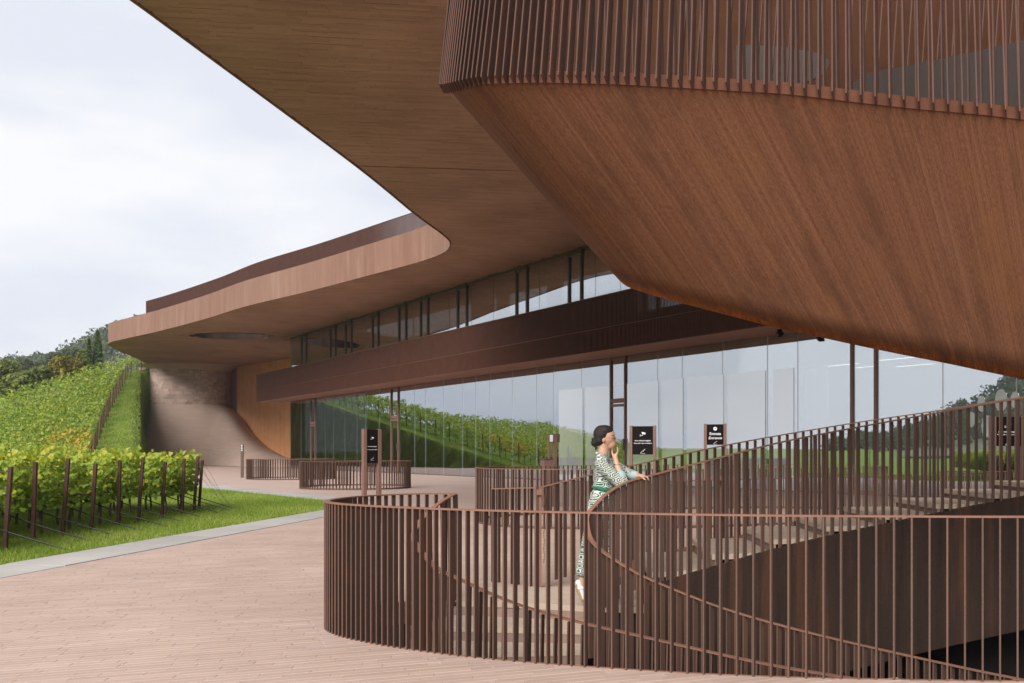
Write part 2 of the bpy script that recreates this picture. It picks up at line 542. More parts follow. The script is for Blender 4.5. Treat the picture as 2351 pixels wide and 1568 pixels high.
M['cypress'] = mat_leaf("cypress_leaf", [(0.0, (0.038, 0.066, 0.022)), (0.6, (0.085, 0.13, 0.036)), (1.0, (0.15, 0.18, 0.055))], 0.65, 0.2)
M['far_leaf'] = mat_leaf("wood_leaf", [(0.0, (0.035, 0.055, 0.025)), (0.6, (0.065, 0.088, 0.038)), (1.0, (0.10, 0.115, 0.05))], 0.8, 0.2)
M['olive'] = mat_leaf("olive_leaf", [(0.0, (0.10, 0.115, 0.075)), (0.6, (0.17, 0.185, 0.125)), (1.0, (0.24, 0.25, 0.18))], 0.7, 0.2)

def mat_glass():
    q = N("reflective_glazing")
    g = q.n("BsdfGlossy"); g.inputs['Roughness'].default_value = 0.0
    g.inputs['Color'].default_value = (0.86, 0.90, 0.95, 1)
    t = q.n("BsdfTransparent"); t.inputs['Color'].default_value = (0.90, 0.94, 0.93, 1)
    fr = q.n("Fresnel"); fr.inputs['IOR'].default_value = 1.5
    f = q.math('MINIMUM', q.math('ADD', q.math('MULTIPLY', fr.outputs[0], 0.6), 0.50), 0.95)
    mx = q.n("MixShader")
    q.l(f, mx.inputs[0]); q.l(t.outputs[0], mx.inputs[1]); q.l(g.outputs[0], mx.inputs[2])
    q.l(mx.outputs[0], q.out.inputs['Surface'])
    return q.m
M['glass'] = mat_glass()
def mat_film():
    q = N("white_privacy_film")
    g = q.n("BsdfGlossy"); g.inputs['Roughness'].default_value = 0.0
    g.inputs['Color'].default_value = (0.86, 0.90, 0.95, 1)
    d = q.n("BsdfDiffuse"); d.inputs['Color'].default_value = (0.50, 0.53, 0.52, 1)
    mx = q.n("MixShader"); mx.inputs[0].default_value = 0.52
    q.l(d.outputs[0], mx.inputs[1]); q.l(g.outputs[0], mx.inputs[2])
    q.l(mx.outputs[0], q.out.inputs['Surface'])
    return q.m
M['film'] = mat_film()

def mat_pillar():
    q = N("pillar_render")
    geo = q.n("NewGeometry")
    mp = q.n("Mapping"); mp.inputs['Scale'].default_value = (0.5, 0.5, 9.0)
    q.l(geo.outputs['Position'], mp.inputs['Vector'])
    a = q.noise(mp.outputs['Vector'], 1.0, 5, 0.65)
    b = q.noise(geo.outputs['Position'], 0.5, 4, 0.6)
    c = q.ramp(a, [(0.3, (0.47, 0.335, 0.27)), (0.7, (0.60, 0.45, 0.375))])
    c = q.mix(0.3, c, q.ramp(b, [(0.3, (0.45, 0.32, 0.255)), (0.7, (0.62, 0.475, 0.40))]))
    return q.done(q.bsdf(c, 0.85, q.bump(a, 0.25, 0.02), spec=0.2))
M['pillar'] = mat_pillar()

def mat_orange():
    q = N("orange_concrete")
    geo = q.n("NewGeometry")
    mp = q.n("Mapping"); mp.inputs['Scale'].default_value = (2.2, 2.2, 0.10)
    q.l(geo.outputs['Position'], mp.inputs['Vector'])
    a = q.noise(mp.outputs['Vector'], 1.0, 5, 0.6)
    b = q.noise(geo.outputs['Position'], 0.9, 5, 0.65)
    c = q.ramp(a, [(0.3, (0.66, 0.30, 0.13)), (0.7, (0.80, 0.42, 0.205))])
    c = q.mix(0.35, c, q.ramp(b, [(0.32, (0.58, 0.25, 0.105)), (0.6, (0.80, 0.42, 0.20))]))
    return q.done(q.bsdf(c, 0.75, q.bump(a, 0.1, 0.01), spec=0.25))
M['orange'] = mat_orange()
# ------------------------------------------------------------------ ground, paving, pit
RING = catmull([(-.588, 8.93, 0), (-.95, 8.90, 0), (-1.30, 8.66, 0), (-1.53, 8.27, 0), (-1.622, 7.85, 0), (-1.60, 7.52, 0), (-1.447, 7.25, 0),
                (-1.245, 7.05, 0), (-.966, 6.84, 0), (-.519, 6.58, 0), (-.136, 6.41, 0), (.231, 6.28, 0), (.605, 6.17, 0), (1.229, 6.01, 0),
                (1.764, 5.915, 0), (2.29, 5.86, 0), (3.41, 5.80, 0), (5.0, 5.85, 0), (7.0, 6.1, 0), (8.6, 6.6, 0)], 6)
PIT = [(p.x, p.y) for p in RING] + [(9.4, 11.0), (6.3, 10.62), (2.5, 10.22), (1.38, 9.97), (1.30, 8.55), (.70, 8.62), (.0, 8.83), (-.52, 8.90)]

def hill(x, y):
    r = max(0.0, y - 56.0)
    h = 0.25 * r * r / (r + 3.0)
    if y > 106: h = max(3.0, 11.8 - 0.10 * (y - 106))
    if y > 75:
        xb = ((min(y, 108) - 75) / 30 * 345 - 1175.5) / 2000 * y
        h += (min(h, 4.1 + .03 * (y - 75)) - h) * smooth01(1.0, 7.0, xb - x)
    e = 0.4235 * y - 5.0 * smooth01(101, 107, y) - 12.0 * smooth01(107, 116, y)
    s = smooth01(0.0, 0.3, -x - e)
    far = 1.0 - 0.6 * smooth01(75.0, 150.0, -x)
    return h * s * far

KERB_IN = catmull([(-14.5, -36, 0), (-9.9, -10, 0), (-6.16, 10.5, 0), (-4.39, 20.1, 0), (-3.95, 23.6, 0), (-4.35, 26.9, 0), (-5.75, 29.1, 0), (-13.6, 39.7, 0), (-19.3, 48.5, 0), (-23.6, 56.5, 0), (-31.0, 74.0, 0), (-42.0, 100.0, 0)], 5)
KERB_OUT = catmull([(-15.4, -36, 0), (-10.65, -10, 0), (-6.9, 11.6, 0), (-5.22, 21.0, 0), (-4.88, 23.6, 0), (-5.15, 26.2, 0), (-6.15, 27.9, 0), (-14.3, 38.6, 0), (-20.2, 47.6, 0), (-24.6, 56.0, 0), (-32.0, 73.6, 0), (-43.0, 99.6, 0)], 5)

extra = [(x, y) for x in np.arange(-150, -3.9, 3.0) for y in np.arange(-30, 240, 3.0)] + [(-(0.4235 * y - 5.0 * smooth01(101, 107, y) - 12.0 * smooth01(107, 116, y)) - d, y) for y in np.arange(45, 118, 1.5) for d in (0.0, .1, .2, .3, 1.0)]
gv, gf = sheet([(-1400, -1000), (1400, -1000), (1400, 1800), (-1400, 1800)], [PIT], extra)
mb = MB(); mb.add([(p.x, p.y, hill(p.x, p.y) - 0.03) for p in gv], gf)
o = link("ground", mb.mesh("ground"), M['grass_ground'], smooth=True)
tag(o, "green grass ground rising into a slope beside the building", "ground", kind="structure")

PAVE = [(p.x, p.y) for p in KERB_IN] + [(-42, 108), (-10, 108), (-19.9, 79.2), (45, -17.3), (45, -36)]
pv, pf = sheet(PAVE, [PIT])
mb = MB(); mb.add([(p.x, p.y, -0.0010) for p in pv], pf)
paving = link("paving", mb.mesh("paving"), M['paving'])
tag(paving, "pinkish terracotta paving of long thin bricks in front of the glass wall", "paving", kind="structure")

# pavers: long thin bricks, chamfered, laid in staggered rows
rdir = Vector((0.945, 0.326, 0)).normalized(); qdir = Vector((-rdir.y, rdir.x, 0))
cells = []
PITCH, GAP = 0.075, 0.006
pit_arr = PIT
for iq in range(int(1.5 / PITCH), int(26 / PITCH)):
    qv = iq * PITCH
    s = -22.0 + R.random() * 0.5
    while s < 22:
        L = R.choice((0.34, 0.46, 0.52, 0.6)) + R.uniform(-.03, .03)
        c = rdir * (s + L / 2) + qdir * (qv + PITCH / 2)
        s += L
        if not (5.3 < c.y < 22): continue
        if not (-0.62 * c.y - 0.3 < c.x < 0.62 * c.y + 0.3): continue
        if c.y > 12 and c.x > 9: continue
        cs = [rdir * (s - L) + qdir * qv, rdir * s + qdir * qv, rdir * s + qdir * (qv + PITCH), rdir * (s - L) + qdir * (qv + PITCH)]
        if -2.2 < c.x < 10 and 5.2 < c.y < 11.5 and (inside(PIT, c.x, c.y) or sum(inside(PIT, p.x, p.y) for p in cs) > 1): continue
        if c.x < -3.6 and not all(inside(PAVE, p.x, p.y) for p in cs): continue
        cells.append((c, L))
cells.sort(key=lambda a: a[0].y + 0.15 * abs(a[0].x))
def paver_geo(c, L, rot, dz):
    hl, hw = L / 2 - GAP / 2, PITCH / 2 - GAP / 2
    ch = 0.002
    skew = 0.012
    pts = []
    for z, i in ((-0.022, 0), (-0.002, 0), (0.0, ch)):
        for sx, sy in ((-1, -1), (1, -1), (1, 1), (-1, 1)):
            pts.append(c + rdir * (sx * (hl - i) + sy * skew) + qdir * (sy * (hw - i)) + Vector((0, 0, z + dz + rot * sx * 0.5)))
    return pts
PF = [(8, 9, 10, 11)] + [(a + k, a + (k + 1) % 4, a + 4 + (k + 1) % 4, a + 4 + k) for a in (0, 4) for k in range(4)]
VV, FF, TT = [], [], []
paver_meshes = {}
for i, (c, L) in enumerate(cells):
    dz, rot = R.uniform(.0002, .0016), R.uniform(-.0008, .0008)
    if i < 300:
        key = round(L * 20) / 20
        if key not in paver_meshes:
            m_ = MB(); m_.add(paver_geo(Vector((0, 0, 0)), key, 0, 0), PF); paver_meshes[key] = m_.mesh("paver")
        k_ = Matrix.Translation(c + Vector((0, 0, dz))) @ Matrix.Rotation(rot, 4, 'Y')
        S = Matrix.Scale((L - GAP) / (key - GAP), 4, rdir)
        link("paver", paver_meshes[key], M['paver_one'], paving, k_ @ S)
    else:
        o_ = len(VV); VV += paver_geo(c, L, rot, dz)
        FF += [[o_ + j for j in f] for f in PF]
        t = min(1, max(0, R.gauss(.5, .28))); TT += [t] * len(PF)
o = link("pavers", np_mesh("pavers", [tuple(v) for v in VV], FF, TT), M['paver'], paving)
tag(o, kind="stuff")

# kerb of pale slabs between lawn and paving
kerb = link("kerb", None); tag(kerb, "pale stone slab kerb curving between the lawn and the paving", "kerb", kind="structure")
ka, _ = by_length(KERB_IN, 1.35); n_k = len(ka)
def at_frac(pts, f):
    L = [0.0]
    for a, b in zip(pts, pts[1:]): L.append(L[-1] + (b - a).length)
    s = f * L[-1]
    for i in range(len(L) - 1):
        if L[i + 1] >= s: return pts[i].lerp(pts[i + 1], (s - L[i]) / max(1e-9, L[i + 1] - L[i]))
    return pts[-1].copy()
idx_near = lambda p, pts: min(range(len(pts)), key=lambda i: (pts[i] - p).length)
for i in range(n_k - 1):
    a, b = ka[i], ka[i + 1]
    if (a.y < 2 or a.y > 62): continue
    c_, d_ = KERB_OUT[0], KERB_OUT[0]
    def closest(p):
        best, bd = None, 1e9
        for u, w in zip(KERB_OUT, KERB_OUT[1:]):
            t = max(0, min(1, (p - u).dot(w - u) / max(1e-9, (w - u).length_squared)))
            q_ = u.lerp(w, t); dd = (q_ - p).length
            if dd < bd: bd, best = dd, q_
        return best
    d_, c_ = closest(a), closest(b)
    dirv = (b - a).normalized() * 0.011
    inn = lambda p, q_: p + (q_ - p).normalized() * 0.02
    z = R.uniform(0.000, 0.006)
    q4 = [inn(a, d_) + dirv, inn(b, c_) - dirv, c_ - dirv, d_ + dirv]
    m_ = MB(); m_.add([(p.x, p.y, -0.05) for p in q4] + [(p.x, p.y, z) for p in q4], [(4, 5, 6, 7), (0, 1, 5, 4), (1, 2, 6, 5), (2, 3, 7, 6), (3, 0, 4, 7)])
    link("kerb_slab", m_.mesh("kerb_slab"), M['slab'], kerb)
m_ = MB(); m_.bar([p + Vector((0, 0, -0.004)) for p in KERB_IN if 2 < p.y < 62], 0.035, 0.02)
link("joint_strip", m_.mesh("joint_strip"), M['seam'], kerb)

# stair pit: walls, floor and steel edging
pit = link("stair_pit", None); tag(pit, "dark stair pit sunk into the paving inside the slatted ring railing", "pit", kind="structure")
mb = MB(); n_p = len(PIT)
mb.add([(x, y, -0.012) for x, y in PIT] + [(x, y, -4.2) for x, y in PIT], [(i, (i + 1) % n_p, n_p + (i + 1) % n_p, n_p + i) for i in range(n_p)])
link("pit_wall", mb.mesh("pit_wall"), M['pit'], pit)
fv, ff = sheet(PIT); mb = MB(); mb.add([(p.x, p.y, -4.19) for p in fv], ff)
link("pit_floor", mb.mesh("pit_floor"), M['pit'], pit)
mb = MB(); mb.bar([V3(p, 0.004) for p in RING], 0.02, 0.22)
link("edging", mb.mesh("edging"), M['rail'], pit)

# lawn grass
def blades(n, picker, hmin, hmax, wid):
    base = np.array([picker() for _ in range(n)], dtype=np.float32)
    ang = NR.uniform(0, math.pi, n); h = NR.uniform(hmin, hmax, n)
    w = NR.uniform(.6, 1.2, n) * wid
    lean = NR.normal(0, .35, (n, 2)) * h[:, None]
    dx, dy = np.cos(ang) * w / 2, np.sin(ang) * w / 2
    V = np.zeros((n, 3, 3), dtype=np.float32)
    V[:, 0] = base + np.stack([dx, dy, np.full(n, -.01)], 1)
    V[:, 1] = base - np.stack([dx, dy, np.full(n, .01)], 1)
    V[:, 2] = base + np.concatenate([lean, h[:, None]], 1)
    F = np.arange(n * 3).reshape(n, 3)
    patch = .5 + .25 * np.sin(base[:, 0] * 1.1 + base[:, 1] * .6) * np.sin(base[:, 1] * .9)
    return V.reshape(-1, 3), F, np.clip(NR.normal(.0, .2, n) + patch, 0, 1)
LAWN = [(p.x, p.y) for p in KERB_OUT]
def lawn_edge(y):
    for u, w in zip(KERB_OUT, KERB_OUT[1:]):
        if (u.y - y) * (w.y - y) <= 0 and abs(w.y - u.y) > 1e-6:
            return u.x + (w.x - u.x) * (y - u.y) / (w.y - u.y)
    return -43.0
def pick_lawn():
    while True:
        y = 9.8 * (44 / 9.8) ** R.random()
        x0 = -0.61 * y - .4; x1 = lawn_edge(y) + R.gauss(0, .012) - .01
        if x1 <= x0: continue
        if R.random() > (x1 - x0) / 16: continue
        x = R.uniform(x0, x1)
        return (x, y, hill(x, y) - 0.028)
gV, gF, gT = blades(110000, pick_lawn, .035, .085, .014)
o = link("lawn_grass", np_mesh("lawn_grass", gV, gF, gT), M['grass'])
tag(o, "short mown grass of the lawn along the pale kerb", "grass", kind="stuff")
def pick_band():
    while True:
        x_px = R.uniform(185, 352); y = R.uniform(44, 104)
        x = (x_px - 1175.5) / FPX * y
        return (x, y, hill(x, y) - .03)
gV, gF, gT = blades(26000, pick_band, .08, .2, .05)
o = link("slope_grass", np_mesh("slope_grass", gV, gF, gT), M['grass'])
tag(o, "rough grass on the slope between the vines and the pillar", "grass", kind="stuff")
# ------------------------------------------------------------------ winery building
def fac(x, off=0.0):
    """ground point of the glass wall seen at photo column x; off = metres in front of it"""
    k = EYE / (0.04675 * (x + 170.0))
    if off:
        k *= (27.2 - off) / 27.2
    return Vector(((x - 1175.5) * k, FPX * k, 0.0))
FU = Vector((-0.5582, 0.8297, 0)).normalized()     # along the wall, away
FN = Vector((-0.8297, -0.5582, 0)).normalized()    # out of the wall, towards the plaza
ZS = 11.70     # soffit
ZB0, ZB1 = 6.0, 8.43   # balcony underside and top

bld = thing("winery_building", (0, 40, 0), "long brown winery building with brick soffit, curved steel roof edge and mirrored glass wall", "building")

# --- roof slab with wavy edge and an oculus
EDGE = catmull([(52, 5.5, 0), (30, 9.0, 0), (14, 11.5, 0), (2, 12.6, 0), (-5, 13.2, 0), (-8.4, 14.6, 0), (-9.3, 17.0, 0), (-8.5, 19.8, 0), (-5.6, 30.8, 0), (-4.15, 37.3, 0), (-3.22, 40.9, 0), (-3.02, 42.7, 0),  # near edge out of view, cut short to let light onto the forecourt
                (-3.55, 44.6, 0), (-5.2, 46.9, 0), (-8.25, 50.2, 0), (-13, 55.3, 0), (-18.6, 60.9, 0), (-23.4, 66.6, 0), (-29.7, 73.4, 0),
                (-34.8, 78.4, 0), (-37.6, 81.4, 0), (-39.0, 85.0, 0), (-40.6, 93, 0), (-42.5, 103, 0), (-44, 114, 0), (-40, 124, 0)], 6)
edge2 = [(p.x, p.y) for p in EDGE]
ROOF = edge2 + [(-10, 124), (-10, 95)] + [((fac(667) - FN * 3).x, (fac(667) - FN * 3).y), (52 + 3, -17), (56, 3)]
OC = [(-24.8 + 3.65 * math.cos(t), 77.0 + 2.0 * math.sin(t)) for t in [2 * math.pi * k / 36 for k in range(36)]]
rv, rf = sheet(ROOF, [OC])
mb = MB()
mb.add([(p.x, p.y, ZS + 0.05) for p in rv], [tuple(reversed(f)) for f in rf])
mb.add([(p.x, p.y, ZS + 1.66) for p in rv], rf)
n = len(OC)
roof = link("roof", mb.mesh("roof"), M['listel'], bld)
mb = MB()
mb.add([(x, y, ZS - .01) for x, y in OC] + [(x, y, ZS + 1.9) for x, y in OC], [(i, (i + 1) % n, n + (i + 1) % n, n + i) for i in range(n)])
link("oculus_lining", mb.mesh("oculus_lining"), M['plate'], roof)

# fascia: curved steel sheets side by side
pts, _ = by_length(EDGE, 0.5)
per = 9
k0 = 0
while k0 < len(pts) - 1:
    seg = pts[k0:min(len(pts), k0 + per + 1)]
    if len(seg) > 1:
        seg = [s.copy() for s in seg]
        d0 = (seg[1] - seg[0]).normalized() * 0.008; seg[0] += d0; seg[-1] -= d0
        m_ = MB(); m_.bar([p + Vector((0, 0, ZS + 1.76)) for p in seg], 0.05, 1.80)
        link("fascia_panel", m_.mesh("fascia_panel"), M['fascia'], roof)
    k0 += per

# soffit listels, thin bricks in long rows
sr = Vector((0.9949, 0.10, 0)).normalized(); sq = Vector((-sr.y, sr.x, 0))
SP = 0.125
cells = []
EDGE_POLY = edge2 + [(60, 124), (60, 5)]
for iq in range(int(17 / SP), int(116 / SP)):
    qv = iq * SP
    joint = abs(qv - 31.35) < SP * .6
    s = -48.0 + R.random()
    while s < 16:
        L = R.choice((0.9, 1.2, 1.5)) + R.uniform(-.1, .1)
        c = sr * (s + L / 2) + sq * (qv + SP / 2)
        s += L
        L = L + 0.0
        px = 1175.5 + c.x / c.y * FPX if c.y > 1 else 9999
        py = 1036 - (ZS - EYE) / max(1, c.y) * FPX
        if px < 200 or px > 1500 or py < -60: continue
        if px > 1120 + (py - 200) * 1.1 and py > 150: continue
        if px > 1250 and py < 200: continue
        if joint: continue
        cs = [c + sr * (a * L / 2) + sq * (b * SP / 2) for a in (-1, 1) for b in (-1, 1)]
        if not all(inside(EDGE_POLY, p.x, p.y) for p in cs):
            run = []
            for k in range(12):          # a brick cut to the curved roof edge
                c2 = c + sr * (L * ((k + .5) / 12 - .5))
                if all(inside(EDGE_POLY, (c2 + sq * (w_ * SP / 2)).x, (c2 + sq * (w_ * SP / 2)).y) for w_ in (-1, 1)): run.append(k)
            if not run: continue
            c = c + sr * (L * ((run[0] + run[-1] + 1) / 24 - .5)); L = L * (run[-1] - run[0] + 1) / 12
        if not inside(ROOF, c.x, c.y): continue
        if ((c.x + 24.8) / 4.1) ** 2 + ((c.y - 77) / 2.3) ** 2 < 1: continue
        if FN.dot(c - fac(1000)) < 0.1 and c.y < 79.5: continue
        cells.append((c, L))
cells.sort(key=lambda a: a[0].y)
def listel_geo(c, L, z):
    hl, hw = L / 2 - .003, SP / 2 - .004
    lo = [c + sr * (a * hl) + sq * (b * hw) + Vector((0, 0, z)) for a, b in ((-1, -1), (-1, 1), (1, 1), (1, -1))]
    return lo + [p + Vector((0, 0, ZS + .055 - z)) for p in lo]
LFc = [(0, 1, 2, 3), (0, 4, 5, 1), (1, 5, 6, 2), (2, 6, 7, 3), (3, 7, 4, 0)]
VV, FF, TT, lm = [], [], [], {}
for i, (c, L) in enumerate(cells):
    z = ZS + R.choice((0, 0, .001, .003, .005, -.001, -.003, .007))
    if i < 300:
        key = max(.1, round(L, 1))
        if key not in lm:
            m_ = MB(); m_.add(listel_geo(Vector((0, 0, 0)), key, ZS), LFc); lm[key] = m_.mesh("soffit_brick")
        link("soffit_brick", lm[key], M['listel_one'], roof, Matrix.Translation(c + Vector((0, 0, z - ZS))) @ Matrix.Scale((L - .012) / (key - .012), 4, sr))
    else:
        o_ = len(VV); VV += listel_geo(c, L, z); FF += [[o_ + j for j in f] for f in LFc]
        TT += [min(1, max(0, R.gauss(.45, .33)))] * 5
o = link("soffit_bricks", np_mesh("soffit_bricks", [tuple(v) for v in VV], FF, TT), M['listel'], roof)
tag(o, kind="stuff")

# slatted railing on the roof, set back from the far edge
def slat_run(path, step, depth, thick, zfun, zlow, mname, name, parent, closed=False, face=None):
    """many thin slats joined in one mesh (too fine to pick apart)"""
    pp, tt = by_length(path, step, closed)
    m_ = MB()
    for p, t in zip(pp, tt):
        nn = Vector((-t.y, t.x, 0))
        if face is not None:
            nn = Vector((math.sin(math.radians(face)), math.cos(math.radians(face)), 0)); t = Vector((nn.y, -nn.x, 0))
        z0, z1 = zlow, zfun
        m_.box(Vector((p.x, p.y, (z0 + z1) / 2)), t * thick / 2, nn * depth / 2, Vector((0, 0, (z1 - z0) / 2)))
    o_ = link(name, m_.mesh(name), mname, parent); tag(o_, kind="stuff")
    return o_
far_edge = [p for p in EDGE if p.y > 45.5 and p.x > -33.6]
roof_rail = []
for i, p in enumerate(far_edge):
    t = (far_edge[min(i + 1, len(far_edge) - 1)] - far_edge[max(0, i - 1)]).normalized()
    roof_rail.append(p + Vector((t.y, -t.x, 0)) * 1.0)
roof_rail = roof_rail + [roof_rail[-1] + Vector((.4, 1.2, 0)), roof_rail[-1] + Vector((1.6, 2.6, 0))]
slat_run(roof_rail, .105, .085, .014, ZS + 3.2, ZS + 1.5, M['slat_far'], "roof_railing_slats", roof, face=24.0)
m_ = MB(); m_.bar([p + Vector((0, 0, ZS + 3.21)) for p in roof_rail], .06, .02)
link("roof_handrail", m_.mesh("roof_handrail"), M['slat_far'], roof)

# --- flared pillar
secs = [(-.4, -46.6, -18.6, 106, 8.4), (0, -46.2, -20.0, 106, 7.9), (.3, -45.9, -21.8, 106, 7.4), (.58, -45.7, -23.1, 106, 7.0), (.89, -45.5, -24.6, 106, 6.6), (1.81, -45.1, -27.3, 106, 5.9), (3.0, -44.6, -29.4, 106, 5.3),
        (4.2, -44.1, -30.9, 106, 4.9), (5.37, -43.75, -32.0, 106, 4.6), (6.6, -43.55, -33.7, 106, 4.35), (7.0, -43.5, -34.4, 106, 4.3), (10.9, -43.5, -34.4, 106, 4.3), (11.35, -43.7, -34.1, 106, 4.5), (11.76, -44.6, -33.2, 106, 5.6)]
def pil_pt(z, a, out=0.0):
    for s0, s1 in zip(secs, secs[1:]):
        if s0[0] <= z <= s1[0]:
            t = (z - s0[0]) / (s1[0] - s0[0])
            l, r_, cy, ry = (s0[i] + (s1[i] - s0[i]) * t for i in range(1, 5)); break
    cx, rx = (l + r_) / 2, (r_ - l) / 2
    e = .72
    ca, sa = math.cos(a), math.sin(a)
    x_ = cx + (rx + out) * math.copysign(abs(ca) ** e, ca)
    y_ = cy + (ry + out) * math.copysign(abs(sa) ** e, sa)
    return Vector((x_, y_ - 1.32 * max(0.0, x_ + 34.6), z))
zs = [-.4, 0, .3, .58, .89, 1.3, 1.81, 2.4, 3.0, 3.6, 4.2, 4.8, 5.4, 6.0, 6.6, 7.0, 8, 9, 10, 10.9, 11.15, 11.35, 11.6, 11.76]
NA = 64
mb = MB()
vs_ = [pil_pt(z, 2 * math.pi * k / NA) for z in zs for k in range(NA)]
mb.add(vs_, [(i * NA + k, i * NA + (k + 1) % NA, (i + 1) * NA + (k + 1) % NA, (i + 1) * NA + k) for i in range(len(zs) - 1) for k in range(NA)])
pillar = link("pillar", mb.mesh("pillar"), M['pillar'], bld, smooth=True)
# brick courses on the neck
z = 7.02; row = 0
while z < 11.2:
    hgt = .30
    a = math.pi * 1.03 + (row % 2) * .055
    while a < math.pi * 1.97:
        da = R.choice((.13, .15, .19))
        zc = z + hgt / 2
        p0, p1 = pil_pt(zc, a), pil_pt(zc, min(a + da, math.pi * 1.985))
        t = p1 - p0; L = t.length
        if L > .2:
            t.normalize(); nn = Vector((t.y, -t.x, 0))
            if nn.y > 0: nn = -nn
            out = R.choice((.006, .010, .016, .022))
            m_ = MB(); m_.box((p0 + p1) / 2 + nn * (out / 2 - .05), t * (L / 2 - .008), nn * (.05 + out / 2), Vector((0, 0, hgt / 2 - .009)))
            link("brick", m_.mesh("brick"), M['brick'], pillar)
        a += da
    z += hgt; row += 1

# --- orange end wall of concrete panels, brown bulkhead above
fe = fac(667)
wa, wb = Vector((-22.9, 93.8, 0)), Vector((-37.5, 109.8, 0))
wd = (wb - wa); wl_ = wd.length; wd.normalize(); wn_ = Vector((wd.y, -wd.x, 0))
if wn_.y > 0: wn_ = -wn_
ew = MB(); ew.box((wa + wb) / 2 - wn_ * .42 + Vector((0, 0, 5.86)), wd * wl_ / 2, wn_ * .2, Vector((0, 0, 5.87)))
endwall = link("end_wall", ew.mesh("end_wall"), M['listel'], bld)
s = 0.0
for L in (.45, 2.3, 1.5, 2.2, .8, .7, 1.1, .6, .8, .7, .9, .8, .8, .9, .7):
    if s + L > wl_: break
    m_ = MB(); m_.box(wa + wd * (s + L / 2) - wn_ * .11 + Vector((0, 0, 5.86)), wd * (L / 2 - .014), wn_ * (.1 + R.uniform(0, .012)), Vector((0, 0, 5.86)))
    link("concrete_panel", m_.mesh("concrete_panel"), M['orange'], endwall)
    s += L
m_ = MB(); m_.box(wa + wn_ * .16 + Vector((0, 0, 5.86)), wd * .14, wn_ * .14, Vector((0, 0, 5.86)))
link("corner_jamb", m_.mesh("corner_jamb"), M['orange'], endwall)

# --- glass wall
mb = MB()
x_end = 3400
fa_, fb_ = fac(667), fac(x_end)
mb.box((fa_ + fb_) / 2 - FN * .06 + Vector((0, 0, .0)), FU * (fa_ - fb_).length / 2, FN * .05, Vector((0, 0, .03)))
mb.box((fa_ + fb_) / 2 - FN * .02 + Vector((0, 0, ZS - .05)), FU * (fa_ - fb_).length / 2, FN * .05, Vector((0, 0, .10)))
mb.box((fa_ + fb_) / 2 - FN * .5 + Vector((0, 0, 6.42)), FU * (fa_ - fb_).length / 2, FN * .44, Vector((0, 0, .42)))
wall = link("glass_wall", mb.mesh("glass_wall"), M['dark_metal'], bld)

def pane(x0, x1, z0, z1):
    a, b = fac(x0), fac(x1)
    L = (a - b).length
    c = (a + b) / 2 + Vector((0, 0, (z0 + z1) / 2))
    rz = R.gauss(0, .0009); rx = R.gauss(0, .0005)
    M_ = Matrix.Translation(c) @ Matrix.Rotation(rz, 4, 'Z') @ Matrix.Rotation(rx, 4, FU)
    m_ = MB(); m_.box((0, 0, 0), FU * (L / 2 - .012), FN * .012, Vector((0, 0, (z1 - z0) / 2 - .012)))
    return link("pane", m_.mesh("pane"), M['glass'], wall, M_)
def mullion(x, z0, z1, w, d, mt, name="mullion"):
    p = fac(x)
    m_ = MB(); m_.box(p + FN * (d / 2 - .03) + Vector((0, 0, (z0 + z1) / 2)), FU * w / 2, FN * d / 2, Vector((0, 0, (z1 - z0) / 2)))
    return link(name, m_.mesh(name), mt, wall)

LOW = [667, 691, (714.5, 724.5), 746.5, 765.5, 791.7, 819.4, 839.8, 870.5, (899.6, 915.7), 952, 977, 1017.8, 1061.5, 1091.7, 1124.5, 1176, 1232, 1271, 1336,
       (1404, 1437), 1510, 1566.5, 1659, 1762, 1832, (1957.5, 2012), 2165, 2334, 2520, 2720, 2950, 3200, 3400]
def glaze(cols, z0, z1, jw, fw, jm, fm, doors):
    prev = None
    for c in cols:
        if isinstance(c, tuple):
            if prev is not None: pane(prev, c[0], z0, z1)
            pane(c[0], c[1], z0, z1)
            for x in c: mullion(x, z0, z1, fw, .12, fm, "door_post" if doors else "window_post")
            prev = c[1]
            if doors:
                a, b = fac(c[0]), fac(c[1]); mid = (a + b) / 2; L = (a - b).length
                for zc, h in (((3.92, .10), (3.70, .06), (z1 - .06, .06), (.08, .08)) if c[0] < 1900 else ((z1 - .06, .06), (.08, .08))):
                    m_ = MB(); m_.box(mid + FN * .035 + Vector((0, 0, zc)), FU * (L / 2 - fw / 2), FN * .045, Vector((0, 0, h)))
                    link("door_rail", m_.mesh("door_rail"), fm, wall)
                m_ = MB(); m_.box(b + FU * .02 + FN * .14 + Vector((0, 0, 1.85)), FU * .04, FN * .025, Vector((0, 0, .26)))
                link("door_handle", m_.mesh("door_handle"), M['dark_metal'], wall)
            else:
                a, b = fac(c[0]), fac(c[1]); mid = (a + b) / 2; L = (a - b).length
                m_ = MB(); m_.box(mid + FN * .05 + Vector((0, 0, z1 - .16)), FU * (L / 2 + fw / 2), FN * .07, Vector((0, 0, .12)))
                link("window_head", m_.mesh("window_head"), fm, wall)
        else:
            if prev is not None: pane(prev, c, z0, z1)
            if c > 668: mullion(c, z0, z1, jw, .035, jm, "glass_joint")
            prev = c
M['joint_pale'] = mat_mottled("pale_silicone_joint", (0.33, 0.35, 0.35), 0.4, 8, 0.1, 0.02)
glaze(LOW, .03, ZB0, .035, .09, M['joint_pale'], M['brown_metal'], True)
UPX = lambda v: 636.7 + .375 * v
